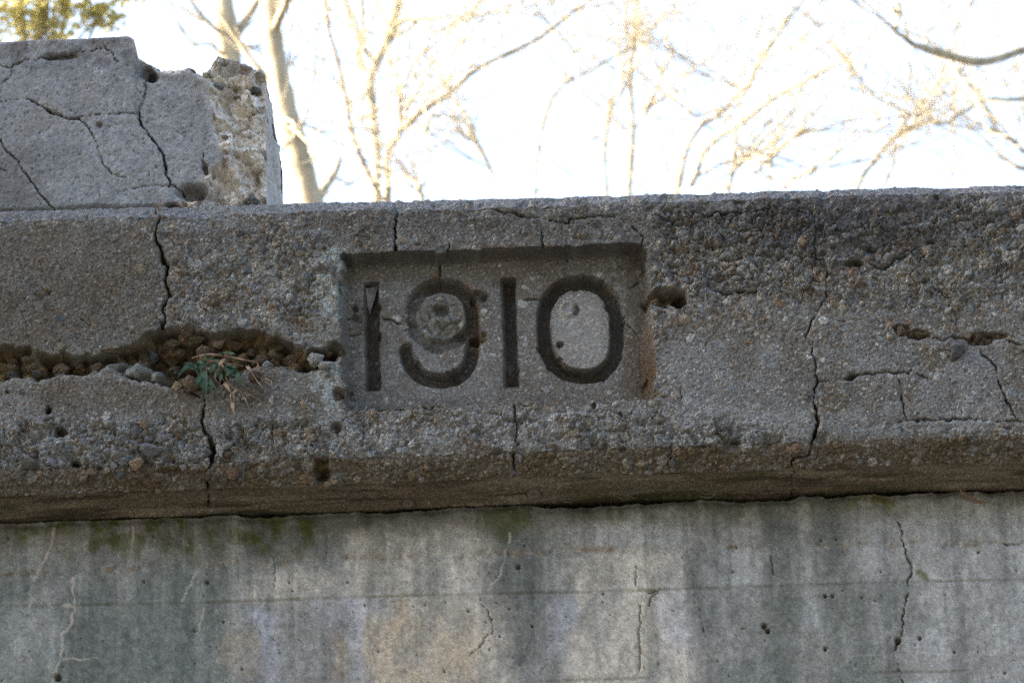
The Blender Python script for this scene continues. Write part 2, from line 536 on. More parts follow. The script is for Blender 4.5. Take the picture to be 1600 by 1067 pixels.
# arrises lose their sharpness
for arr_v0, arr_v1, amt in ((734, 677, 7.0), (345, 298, 4.0)):
    d = np.abs(V - (arr_v0 + (arr_v1 - arr_v0) * U / 1600.0))
    chip = sstep(0.52, 0.75, fbm(SX, SS, 28, 151, 3))
    H -= amt * np.exp(-(d / (5 + 9 * chip)) ** 2) * (0.35 + 1.6 * chip)

# recess and carved figures
H = H * (1 - 0.55 * pdepth) - 43.0 * pdepth
FIG = {
    "one": [[(579.5, 441), (582, 611)]],
    "nine": [[(635, 549), (641, 570), (660, 589), (688, 595), (713, 590), (731, 572), (738.5, 545), (739, 505), (735, 475), (722, 454), (700, 446), (679, 446), (660, 455), (647, 472), (643, 495), (647, 517), (662, 532), (684, 538), (708, 534), (726, 523), (738, 508)]],
    "last": [[(793.5, 434), (799.5, 605)]],
    "zero": [[(905, 441), (928, 445), (947, 458), (960, 480), (964, 510), (963, 545), (955, 568), (937, 584), (911, 588), (884, 583), (865, 567), (853, 543), (850, 510), (853, 478), (866, 456), (884, 444), (905, 441)]],
}
fig_mask = {}
ej = 2.6 * (fbm(SX, SS, 12, 161, 3) - 0.5) + 3.0 * sstep(0.66, 0.76, fbm(SX, SS, 16, 163, 3))
for nm, lines_ in FIG.items():
    d, t = polydist(U2, V2, lines_[0] if len(lines_[0]) < 3 else [tuple(p) for p in smooth_line(lines_[0], 4)])
    hw = 12.3 if nm in ("one", "last") else 12.0
    if nm in ("one", "last"):                     # square ends
        a, b_ = np.array(lines_[0][0]), np.array(lines_[0][1])
        ex = (b_ - a) / np.linalg.norm(b_ - a)
        al = (U2 - a[0]) * ex[0] + (V2 - a[1]) * ex[1]; ac = (U2 - a[0]) * ex[1] - (V2 - a[1]) * ex[0]
        sd = np.minimum(np.minimum(al, np.linalg.norm(b_ - a) - al), hw - np.abs(ac))
        # draft on the sides only, the ends are cut square
        g = np.minimum(np.minimum(np.clip((hw + ac + ej) / 9.0, 0, 1), np.clip((hw - ac + ej) / 3.2, 0, 1)), np.clip(np.minimum(al, np.linalg.norm(b_ - a) - al) / 1.6, 0, 1))
    else:
        g = np.clip((hw - d + ej) / 6.0, 0, 1)
    dep = np.full(U.shape, 27.0)
    if nm == "nine":
        # the bowl has spalled: shallow on its left and foot
        shallow = blob(U2, V2, 650, 500, 30, 52, 0.5)
        foot = blob(U2, V2, 690, 536, 42, 14, 0.5)
        dep = dep * (1 - 0.72 * shallow * (0.5 + fbm(SX, SS, 16, 165, 3))) * (1 - 0.45 * foot)
    g = np.where(isface & pan, g, 0)
    H = H - dep * g
    fig_mask[nm] = g > 0.06
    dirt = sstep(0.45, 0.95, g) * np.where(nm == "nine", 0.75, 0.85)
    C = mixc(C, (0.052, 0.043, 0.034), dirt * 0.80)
    # rusty wash on the walls that face left
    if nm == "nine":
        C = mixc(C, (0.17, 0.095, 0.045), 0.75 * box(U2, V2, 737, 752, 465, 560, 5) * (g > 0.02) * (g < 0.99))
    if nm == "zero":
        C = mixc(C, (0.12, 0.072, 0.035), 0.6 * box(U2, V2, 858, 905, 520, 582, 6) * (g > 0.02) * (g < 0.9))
# panel walls: rust on the right jamb, shade painted in under the head
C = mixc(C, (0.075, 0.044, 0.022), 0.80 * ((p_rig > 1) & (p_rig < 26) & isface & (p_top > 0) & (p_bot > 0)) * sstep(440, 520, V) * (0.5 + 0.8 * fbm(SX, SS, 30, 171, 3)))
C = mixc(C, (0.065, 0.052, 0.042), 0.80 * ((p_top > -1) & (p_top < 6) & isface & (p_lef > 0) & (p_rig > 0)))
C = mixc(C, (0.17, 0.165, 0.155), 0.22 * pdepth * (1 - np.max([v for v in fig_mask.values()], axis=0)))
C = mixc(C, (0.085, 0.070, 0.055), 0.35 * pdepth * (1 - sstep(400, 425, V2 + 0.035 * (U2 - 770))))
C = mixc(C, (0.080, 0.062, 0.045), 0.55 * pdepth * box(U2, V2, 975, 1015, 400, 620, 9))  # shadow beside the right jamb, painted on the panel floor
C = mixc(C, (0.27, 0.258, 0.24), 0.75 * pdepth * blob(U2, V2, 905, 520, 44, 60, 0.4) * (0.6 + 0.6 * fbm(SX, SS, 14, 173, 3)) * (1 - fig_mask["zero"]))

# broken lump inside the bowl of the nine
lump = blob(U2, V2, 687, 500, 34, 36, 0.5) * pan
l1, l2, lid = worley(SX + 10 * wu, SS + 10 * wv, 20, 183)
H += lump * (24 * (fbm(SX, SS, 20, 181, 4) - 0.5) - 6 + 9 * (lid - 0.5) - 4 * np.exp(-((l2 - l1) / 0.12) ** 2))
C = mixc(C, (0.20, 0.20, 0.185), 0.55 * lump)
# pocket at the right jamb, small blow holes
HOLES = [(1040, 465, 30, 13, 20, 1), (1062, 469, 11, 10, 24, 1), (745, 512, 14, 8, 16, 1), (555, 483, 8, 7, 8, 0), (876, 523, 5, 5, 11, 0), (927, 634, 3.2, 4, 14, 0), (971, 646, 4, 3, 12, 0),
         (75, 640, 5, 6, 18, 0), (95, 675, 9, 8, 22, 0), (12, 611, 4, 3, 12, 0), (118, 724, 7, 5, 16, 1), (1362, 390, 8, 4, 10, 0), (1333, 413, 14, 5, 14, 1), (1448, 436, 7, 5, 9, 0),
         (1436, 522, 20, 7, 13, 1), (1410, 515, 13, 8, 11, 1), (1532, 530, 20, 10, 15, 1), (1560, 524, 14, 5, 11, 1), (1465, 310, 5, 5, 10, 0), (503, 735, 12, 20, 22, 1), (1150, 688, 8, 5, 10, 0),
         (1455, 378, 7, 4, 12, 0), (525, 665, 9, 8, 14, 0), (528, 615, 10, 9, 18, 1), (524, 545, 12, 10, 26, 1), (748, 447, 15, 8, 14, 0), (617, 386, 3, 7, 22, 0), (900, 470, 6, 7, 5, 0), (688, 470, 12, 8, 7, 0)]


def cols(u0, u1, pad=40):
    a = np.searchsorted(xs, (u0 - pad - 800) / 1000.0 - 0.03); b = np.searchsorted(xs, (u1 + pad - 800) / 1000.0 + 0.03)
    return slice(max(a, 0), min(b, len(xs)))


nz12 = fbm(SX, SS, 12, 191, 3) - 0.5
for hu, hv, ru, rv, dp, rust in HOLES:
    k = cols(hu - 2 * ru, hu + 2 * ru)
    m = blob(Uc[:, k], Vc[:, k], hu, hv, ru, rv, 0.30)
    H[:, k] -= dp * m * (0.75 + 1.5 * nz12[:, k])
    C[:, k] = mixc(C[:, k], (0.085, 0.060, 0.030) if rust else (0.07, 0.065, 0.058), 0.75 * m)
# ring left by a shell in the zero
dsh = np.hypot(U2 - 887, V2 - 482)
ring = np.exp(-((dsh - 10) / 2.6) ** 2) * pan
H += 3.0 * ring; C = mixc(C, (0.27, 0.25, 0.21), 0.8 * ring)

# rock pocket: the layer where the gravel was never filled with mortar
CAV = [(-260, 545), (-120, 540), (0, 534), (45, 541), (70, 549), (120, 553), (150, 549), (200, 540), (232, 520), (252, 511), (300, 513), (345, 517), (390, 513), (430, 520), (462, 534), (480, 544), (500, 540), (528, 541),
       (530, 556), (508, 577), (470, 578), (432, 577), (400, 575), (345, 600), (318, 614), (285, 606), (245, 602), (215, 592), (160, 580), (130, 586), (80, 588), (60, 596), (0, 597), (-120, 600), (-260, 606)]
sdc = inpoly(U + 20 * (fbm(SX, SS, 20, 243, 4) - 0.5), V + 18 * (fbm(SX, SS, 18, 253, 4) - 0.5), CAV)
cav = sstep(-1.0, 9.0, sdc) * isface
c1, c2, cid = worley(SX, SS * 1.25, 24.0, 207)
crust = np.clip(blob(Uw, Vw, 172, 578, 30, 9, 0.4) + blob(Uw, Vw, 205, 574, 26, 14, 0.4) + blob(Uw, Vw, 232, 588, 20, 16, 0.4), 0, 1)
H = H - cav * (1 - 0.75 * crust) * (30 + 40 * (fbm(SX, SS, 40, 201, 3) - 0.5)) - cav * 12 * (fbm(SX, SS, 12, 203, 3) - 0.5) + cav * 20 * (np.sqrt(np.clip(1 - (c1 / 0.62) ** 2, 0, 1)) - 0.5)
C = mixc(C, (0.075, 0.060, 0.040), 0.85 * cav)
C = C * (1 - (0.5 * cav)[..., None]) + pal[(cid * 787).astype(int) % len(pal)] * np.array((0.62, 0.52, 0.38)) * (0.5 * cav)[..., None]
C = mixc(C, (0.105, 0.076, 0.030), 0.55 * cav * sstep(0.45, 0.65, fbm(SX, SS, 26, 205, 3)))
C = mixc(C, (0.21, 0.225, 0.215), 0.75 * crust * cav * (0.6 + 0.6 * fbm(SX, SS, 14, 209, 3)))
lip = np.exp(-((sdc + 3) / 3.2) ** 2) * isface * sstep(575, 590, V + 0.0 * U)
C = mixc(C, (0.27, 0.265, 0.245), 0.40 * lip)
cavpart = cav > 0.5

# cracks
CR = [
    ([(245, 326), (247, 350), (243, 375), (250, 390), (255, 408), (262, 418), (258, 435), (262, 450), (266, 462), (258, 475), (256, 495), (252, 514)], 2.8, 36),
    ([(318, 610), (322, 630), (318, 655), (317, 672), (330, 690), (336, 705), (328, 725), (320, 745), (325, 760), (325, 792)], 3.2, 40),
    ([(316, 676), (334, 700), (328, 722)], 5.0, 34),
    ([(190, 586), (240, 596), (280, 604), (318, 622)], 2.6, 22),
    ([(617, 310), (620, 330), (617, 352), (620, 372), (617, 396)], 1.7, 22),
    ([(700, 366), (702, 385), (697, 400), (688, 414), (687, 446)], 1.5, 18),
    ([(848, 362), (850, 390)], 1.4, 16), ([(885, 402), (887, 428)], 1.6, 14),
    ([(850, 345), (880, 348), (905, 342), (935, 340), (962, 338)], 1.7, 14), ([(760, 328), (800, 331), (850, 345)], 1.5, 12),
    ([(1085, 331), (1120, 334), (1160, 331), (1205, 327)], 2.1, 18),
    ([(1290, 405), (1292, 430), (1290, 470), (1275, 490), (1265, 510), (1262, 530), (1270, 555), (1276, 570), (1277, 600), (1270, 625), (1278, 640), (1278, 660), (1270, 690), (1265, 708), (1240, 718), (1237, 745), (1237, 778)], 1.4, 22),
    ([(1278, 645), (1277, 668), (1268, 700)], 2.1, 26),
    ([(1275, 599), (1310, 596), (1340, 586), (1380, 583), (1420, 582), (1435, 570), (1430, 555)], 1.6, 20), ([(1425, 583), (1455, 592)], 1.2, 10),
    ([(1400, 585), (1410, 610), (1412, 650), (1420, 665)], 1.5, 15),
    ([(1530, 545), (1555, 575), (1570, 615), (1592, 660)], 1.5, 18), ([(1400, 655), (1450, 655), (1500, 655), (1560, 659), (1620, 656)], 1.5, 15),
    ([(1255, 395), (1290, 408)], 1.6, 16), ([(1340, 411), (1380, 416), (1410, 402), (1430, 385), (1450, 378)], 1.7, 20),
    ([(1445, 525), (1480, 531), (1500, 528), (1512, 522)], 2.2, 20), ([(1570, 530), (1610, 545)], 2.2, 18),
    ([(1456, 450), (1490, 470)], 1.3, 10), ([(1490, 480), (1494, 505)], 1.3, 9),
    ([(803, 628), (808, 660), (810, 690), (803, 708), (805, 748)], 1.6, 18),
    ([(1050, 690), (1048, 722)], 1.9, 16),
    ([(540, 641), (580, 640), (640, 637), (690, 635), (728, 634)], 1.3, 11), ([(784, 629), (830, 631)], 1.3, 11),
    ([(1110, 452), (1145, 457), (1192, 453)], 1.8, 18), ([(1064, 640), (1066, 620), (1065, 600)], 1.2, 9),
    ([(75, 455), (60, 470)], 1.2, 7), ([(48, 452), (62, 468), (78, 486)], 1.3, 9),
    ([(1305, 500), (1330, 505)], 1.0, 8), ([(985, 350), (1000, 365), (1005, 380)], 2.0, 12),
]
CRP = [([(594, 497), (612, 500), (626, 507)], 3.0, 14), ([(806, 467), (838, 468), (864, 469)], 1.5, 12), ([(540, 500), (558, 496), (572, 488)], 1.6, 10), ([(522, 540), (545, 525), (570, 521)], 1.6, 10),
       ([(975, 455), (990, 448), (1000, 440)], 1.5, 10), ([(978, 505), (996, 522)], 1.2, 8)]
for _ in range(70):                               # hairlines of the worn upper face
    cu, cv = random.uniform(960, 1680), random.uniform(310, 520)
    if random.random() < 0.3:
        cu, cv = random.uniform(-80, 520), random.uniform(350, 520)
    an = random.choice([random.uniform(-0.4, 0.4), random.uniform(1.1, 2.0)])
    pts = [(cu, cv)]
    for k in range(random.randint(2, 4)):
        an += random.uniform(-0.7, 0.7)
        pts.append((pts[-1][0] + 11 * math.cos(an), pts[-1][1] + 11 * math.sin(an)))
    CR.append((pts, random.uniform(0.6, 1.0), random.uniform(3, 7)))


nz16 = fbm(SX, SS, 16, 211, 2); nz20 = sstep(0.5, 0.62, fbm(SX, SS, 20, 213, 2))


def cut(U_, V_, w, dep, pts, mask):
    k = cols(min(p[0] for p in pts), max(p[0] for p in pts))
    d, t = polydist(U_[:, k], V_[:, k], pts, 25)
    mk = mask[:, k]
    ww = 0.42 * w * (0.05 + 1.9 * nz16[:, k]) * (0.5 + 0.7 * np.minimum(1, np.minimum(t, 1 - t) * 6))
    g = np.where(mk, np.clip(1.35 - d / np.maximum(ww, 0.55), 0, 1) * sstep(0.3, 0.75, ww), 0)
    H[:, k] -= 0.8 * dep * g + 1.6 * np.exp(-(d / (w * 2.6)) ** 2) * mk * (0.3 + 1.4 * nz12[:, k] + 0.7)
    C[:, k] = mixc(C[:, k], (0.07, 0.062, 0.052), 0.35 * g)
    C[:, k] = mixc(C[:, k], (0.27, 0.265, 0.25), 0.25 * np.exp(-((d - 2.6 * w) / (1.0 * w)) ** 2) * mk * nz20[:, k])


solid = (~cavpart)
Uk = U + 9 * (fbm(SX, SS, 11, 221, 3) - 0.5) + 7 * (vn(SX, SS, 24, 225) - 0.5); Vk = V + 9 * (fbm(SX, SS, 11, 223, 3) - 0.5) + 7 * (vn(SX, SS, 24, 227) - 0.5)
U2k = U2 + 3 * (fbm(SX, SS, 10, 221, 3) - 0.5); V2k = V2 + 3 * (fbm(SX, SS, 10, 223, 3) - 0.5)
for pts, w, dep in CR:
    cut(Uk, Vk, w, dep, pts, solid & ~pan)
for pts, w, dep in CRP:
    cut(U2k, V2k, w, dep, pts, pan)
for pts, w, dep in (([(700, 396), (688, 414), (687, 446)], 1.5, 14), ([(617, 396), (614, 430)], 1.0, 6), ([(885, 402), (887, 428)], 1.6, 12)):
    cut(U2k, V2k, w, dep, pts, pan)
# board line on the right-hand face
d, t = polydist(U, V, [(1180, 455), (1290, 456), (1440, 450), (1700, 441)])
H += 2.2 * np.exp(-((d - 2) / 2.0) ** 2) * isface
C = mixc(C, (0.24, 0.235, 0.23), 0.55 * np.exp(-(d / 2.0) ** 2) * isface * sstep(0.35, 0.55, fbm(SX, SS, 60, 231, 2)))

gr_ = np.hypot(np.gradient(H, axis=0), np.gradient(H, axis=1))
steep = np.clip(soften(sstep(2.0, 4.5, gr_), 1) * 1.5, 0, 1)[..., None]
C = C * (1 - steep) + soften(C, 4) * 0.9 * steep
# displace along the skin's own normal
nrm = np.zeros_like(B)
for k, nv in ((0, (0, 0.0, -1)), (1, (0, -0.22, -0.975)), (3, (0, -1, 0)), (5, (0, 0, 1))):
    nrm[sect == k] = nv
cn = np.array([0, -(z_face0 - z_sof).mean(), -SOF_Y0]); nrm[sect == 2] = cn / np.linalg.norm(cn)
bn = np.array([0, -(z_top - z_face1).mean(), 0.026]); nrm[sect == 4] = bn / np.linalg.norm(bn)
for _ in range(5):                                  # ease the turn at each arris
    nrm[1:-1] = 0.25 * nrm[:-2] + 0.5 * nrm[1:-1] + 0.25 * nrm[2:]
nrm /= np.linalg.norm(nrm, axis=-1, keepdims=True)
nrm[(sect == 3)] = np.where((np.abs(H[sect == 3]) > 12)[..., None], np.array([0, -1.0, 0]), nrm[(sect == 3)])
Hm = np.where((sect == 5)[:, None], np.clip(H, -3, 3) * 0.6, H)
Hm = np.where((sect <= 1)[:, None], np.clip(Hm, -30, 3), Hm)
P = B + nrm * (Hm * 0.001)[..., None]

C = C * np.array((0.865, 0.915, 0.945))
C = np.clip((C - 0.13) * 1.15 + 0.13, 0.012, 0.8)
beam = empty("parapet_beam", (0, 0.2, float(z_sof.mean())))
tag(beam, "long weathered concrete beam with the year 1910 carved in a sunken panel", "beam")
deep = sstep(6, 22, -H) * (pdepth < 0.02) * isface
P[..., 2] += deep * 0.009 * (fbm(SX, H + 400, 26, 261, 2) - 0.5)
P[..., 0] += deep * 0.009 * (fbm(SX + 300, H + 400, 26, 263, 2) - 0.5)
OFF = np.array(beam.location)
P -= OFF
cell = lambda m: m[:-1, :-1]
m_num = {k: cell(v) for k, v in fig_mask.items()}
anynum = m_num["one"] | m_num["nine"] | m_num["last"] | m_num["zero"]
m_pan = cell((pdepth > 0.02)) & ~anynum
m_cav = cell(cav > 0.35) & ~m_pan & ~anynum
m_face = cell(isface | (sect == 4)[:, None]) & ~m_pan & ~anynum & ~m_cav
m_chm = cell(ischam); m_sof = cell(issof); m_tp = cell((sect == 5)[:, None] & np.ones(len(xs), bool))
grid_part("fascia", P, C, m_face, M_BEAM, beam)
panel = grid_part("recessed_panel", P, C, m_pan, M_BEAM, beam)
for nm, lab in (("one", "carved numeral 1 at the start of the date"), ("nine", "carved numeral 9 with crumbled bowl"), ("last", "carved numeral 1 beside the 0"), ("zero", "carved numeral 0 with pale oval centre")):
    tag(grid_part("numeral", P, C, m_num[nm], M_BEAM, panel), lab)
tag(grid_part("gravel_pocket", P, C, m_cav, M_BEAM, beam), "deep brown horizontal hollow full of loose gravel")
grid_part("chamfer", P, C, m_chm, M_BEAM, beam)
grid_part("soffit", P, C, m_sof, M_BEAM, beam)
grid_part("beam_top", P, C, m_tp, M_BEAM, beam)

# stones large enough to pick out ------------------------------------------------
fineface = np.where((sect == 3) | (sect == 2))[0]


def surface_at(u, v, level=0):
    """nearest point of the displaced skin below photo position (u, v)"""
    r0, r1 = fineface[0], fineface[-1] + 1
    uu, vv = (U2, V2) if level else (U, V)
    c = np.clip(np.searchsorted(xs, ray(u, v, 0.043 if level else 0.0)[0]), 0, len(xs) - 1)
    r = r0 + int(np.argmin(np.abs(vv[r0:r1, c] - v)))
    return P[r, c].copy(), nrm[r, c].copy()


stone_me = {}


def stone_mesh(kind, variant):
    key = (kind, variant)
    if key in stone_me:
        return stone_me[key]
    import bmesh
    bm = bmesh.new()
    bmesh.ops.create_icosphere(bm, subdivisions=3, radius=1.0)
    rr = random.Random(variant * 31 + 5)
    dirs = [(Vector((rr.uniform(-1, 1), rr.uniform(-1, 1), rr.uniform(-1, 1))).normalized(), rr.uniform(0.36, 0.74)) for _ in range(12)]
    for v in bm.verts:
        for dn, lim in dirs:                       # river stone with worn flats
            k = v.co.dot(dn)
            if k > lim:
                v.co -= dn * (k - lim) * 0.92
        v.co *= rr.uniform(0.965, 1.025)
    me = bpy.data.meshes.new("stone"); bm.to_mesh(me); bm.free()
    me.polygons.foreach_set("use_smooth", [True] * len(me.polygons))
    me.materials.append(STONE[kind])
    stone_me[key] = me
    return me


nst = 0


def stone(u, v, ru, rv, kind, out=0.1, level=0, tilt=None):
    global nst
    if -0.6 < out < 0 and ru > 8:
        out += 0.33
    p, n = surface_at(u, v, level)
    o = bpy.data.objects.new("stone", stone_mesh(kind, random.randint(0, 5)))
    link(o, beam)
    th = min(ru, rv) * random.uniform(0.75, 1.0)
    o.scale = (ru / 1000, th / 1000, rv / 1000 * 1.05)
    o.rotation_euler = (random.uniform(-0.35, 0.35), random.uniform(-0.3, 0.3) if tilt is None else tilt, random.uniform(-0.35, 0.35))
    o.location = p + n * th / 1000 * (out - 0.15 if out < 1 else 0.55 * out - 0.2)
    nst += 1
    return o


ST = [  # gravel pocket
    (12, 553, 15, 9, "orange", .8), (97, 576, 19, 13, "brown", .8), (42, 557, 14, 9, "olive", .5), (125, 563, 10, 10, "brown", .6), (55, 580, 15, 10, "dark", .5), (20, 578, 14, 10, "dark", .4),
    (72, 562, 13, 9, "brown", .3), (150, 571, 13, 9, "brown", .6), (172, 549, 24, 8, "olive", .5), (205, 561, 12, 9, "olive", .5), (236, 546, 13, 14, "blue", 1.4), 
    (247, 573, 7, 10, "blue", 1.6), (272, 532, 20, 11, "olive", .6), (265, 556, 15, 10, "olive", .8), (270, 582, 16, 14, "olive", .6), (305, 527, 16, 9, "olive", .5), (318, 541, 16, 11, "brown", .8), (340, 530, 13, 10, "tan", .7), (366, 528, 17, 11, "brown", .7), (395, 541, 14, 10, "brown", .8),
    (352, 553, 15, 10, "olive", .6), (385, 560, 14, 9, "dark", .6), (425, 533, 20, 12, "olive", .6), (452, 552, 20, 17, "brown", .5), (412, 552, 14, 9, "brown", .8), (493, 557, 17, 16, "white", 2.4), (508, 572, 14, 10, "white", 2.4), (420, 568, 14, 11, "pale", 3.0), (476, 541, 10, 8, "grey", 1.6), (515, 545, 9, 9, "brown", 1.2),
    (300, 600, 22, 19, "brown", 2.3), (278, 607, 14, 11, "tan", 2.6), (325, 603, 24, 20, "brown", 2.0), (365, 585, 20, 16, "brown", 2.4), (398, 590, 16, 14, "brown", 2.0),
    # lower left, washed-out gravel
    (228, 665, 11, 10, "tan", .35), (211, 679, 10, 13, "grey", .3), (233, 705, 21, 14, "grey", .4), (214, 726, 18, 14, "tan", .5), (243, 746, 23, 12, "brown", .5), (209, 752, 7, 10, "olive", .5), (270, 718, 10, 16, "dark", .3), (366, 737, 14, 14, "orange", .4), (379, 755, 7, 7, "tan", .4),
    (253, 657, 10, 9, "grey", .2), (175, 682, 9, 7, "white", .3), (246, 767, 7, 5, "tan", .3), (231, 759, 11, 6, "orange", .3), (322, 744, 10, 11, "brown", .3), (285, 730, 8, 8, "white", .3), (246, 726, 8, 6, "white", .3), (257, 683, 20, 12, "grey", .1), (320, 705, 18, 14, "grey", .1), (345, 705, 8, 14, "white", .2),
    (355, 695, 14, 9, "pale", .2), (387, 728, 10, 12, "brown", .3), (175, 727, 8, 8, "white", .3), (130, 745, 9, 8, "tan", .3), (60, 740, 7, 6, "tan", .3), (520, 752, 8, 6, "tan", .4), (512, 765, 9, 6, "tan", .4),
    # upper face
    (371, 360, 19, 13, "grey", -.35), (492, 371, 14, 13, "grey", -.25), (385, 426, 9, 11, "blue", -.2), (434, 482, 15, 9, "blue", -.3), (254, 367, 8, 10, "grey", .1), (494, 415, 9, 9, "white", .1), (519, 418, 9, 14, "pale", .1), (94, 500, 20, 9, "blue", -.45), (467, 398, 11, 6, "tan", .1), (325, 392, 7, 6, "grey", .1), (340, 377, 9, 8, "grey", 0),
    (1174, 409, 12, 10, "blue", .1), (1160, 414, 6, 5, "blue", .2), (1264, 433, 12, 13, "grey", -.1), (1260, 451, 9, 7, "brown", .2), (1098, 392, 6, 5, "pale", .2), (1132, 402, 5, 5, "blue", .2), (1055, 420, 6, 5, "pale", .2), (1342, 411, 12, 7, "blue", .4), (1203, 382, 6, 10, "grey", .1), (1088, 364, 6, 9, "pale", .1), (1026, 343, 9, 8, "grey", 0),
    (1245, 701, 20, 13, "orange", .1), (1491, 545, 27, 22, "grey", -.02), (1513, 523, 9, 6, "tan", .8), (1480, 525, 16, 6, "grey", .3), (1561, 523, 8, 6, "orange", 1.1), (1528, 527, 10, 11, "olive", .9), (1544, 532, 8, 10, "olive", .9), (1436, 522, 12, 9, "olive", .8), (1408, 515, 9, 11, "brown", .7), (1395, 507, 7, 6, "tan", .5), (1597, 533, 20, 8, "pale", .3), (1425, 663, 12, 6, "white", .3),
    (1029, 488, 12, 6, "orange", .5), (1019, 492, 8, 6, "white", .4), (811, 716, 7, 11, "grey", .2), (970, 703, 10, 7, "brown", .2), (1061, 706, 9, 9, "orange", .2), (1052, 722, 8, 8, "grey", .2), (1000, 410, 9, 7, "pale", .0), (1100, 470, 9, 6, "orange", 0), (1120, 478, 12, 6, "grey", 0), (1175, 545, 6, 6, "white", .2), (1325, 560, 6, 4, "white", .2), (628, 690, 7, 9, "white", .1), (558, 690, 5, 4, "white", .2), (840, 686, 8, 8, "blue", 0),
    (650, 382, 9, 5, "brown", 0), (555, 484, 7, 8, "dark", .3, 1), (686, 470, 10, 6, "white", .5, 1), (880, 425, 8, 8, "pale", 0, 1), (628, 512, 12, 6, "white", .3, 1)]
for s in ST:
    stone(*s[:6], level=(s[6] if len(s) > 6 else 0))
while nst < 285:
    k = random.random()
    if k < 0.34:
        u, v = random.uniform(1030, 1330), random.uniform(335, 500)
    elif k < 0.50:
        u, v = random.uniform(1300, 1640), random.uniform(320, 500)
    elif k < 0.80:
        u, v = random.uniform(-40, 520), random.uniform(650, 735)
    elif k < 0.90:
        u, v = random.uniform(280, 520), random.uniform(350, 500)
    else:
        u, v = random.uniform(0, 1600), 0
        v = 740 - 0.0356 * u + random.uniform(2, 30)
    r = random.uniform(4.5, 8.5)
    stone(u, v, r * random.uniform(0.9, 1.5), r * random.uniform(0.7, 1.1), random.choice(["grey", "blue", "grey", "tan", "brown", "pale", "grey", "brown"]), random.uniform(-0.75, -0.35))

# ------------------------------------------------------------------ wall below the beam
xw = columns(-0.93, 0.93, 0.002, 5.0, 0.08)
zt = np.interp(xw, xs, z_sof - SOF_H) - 0.002
Zbot = ray(800, 1115, SOF_Y1)[2]
nr = int((zt.mean() - Zbot) / 0.002)
tt = np.linspace(0, 1, nr)
zz = zt[None, :] * (1 - tt[:, None]) + Zbot * tt[:, None]
low = np.linspace(Zbot, -0.4, 26)[1:]
zz = np.vstack([np.repeat(zt[None, :], 6, 0), zz, np.repeat(low[:, None], len(xw), 1)])
yy = np.full(zz.shape, SOF_Y1)
for i in range(6):
    yy[i] = SOF_Y1 + 0.36 * (1 - i / 6.0) + 0.004
    zz[i] -= 0.006 * (1 - i / 6.0)
Bw = np.stack([np.broadcast_to(xw, zz.shape), yy, zz], -1)
WU, WV = project(np.stack([Bw[..., 0], np.full(zz.shape, SOF_Y1), Bw[..., 2]], -1))
SX = Bw[..., 0] * 1000; SS = Bw[..., 2] * 1000
du = 62 * (fbm(SX, SS * 0.55, 46, 301, 5) - 0.5); dv = 60 * (fbm(SX, SS, 50, 311, 5) - 0.5)
A, Bv = WU + du, WV + dv
C = np.zeros(WU.shape + (3,)); C[:] = (0.27, 0.266, 0.255)
streak = fbm(SX, SS * 0.12, 40, 321, 4)
C *= (0.62 + 0.76 * streak)[..., None]
C *= (0.80 + 0.40 * fbm(SX, SS, 22, 325, 4))[..., None]
patch = 0.45 + 0.55 * sstep(0.30, 0.62, fbm(SX, SS * 0.45, 24, 329, 4))
drip = lambda u0, u1, v0, v1, s=18: box(A, WV + 0.6 * dv, u0, u1, v0, v1, s * 1.35) * patch * 1.3
BEI, ORA, LAV, GRN, DRK, PAL = (0.47, 0.435, 0.385), (0.46, 0.355, 0.24), (0.40, 0.405, 0.45), (0.178, 0.190, 0.180), (0.140, 0.148, 0.142), (0.40, 0.405, 0.405)
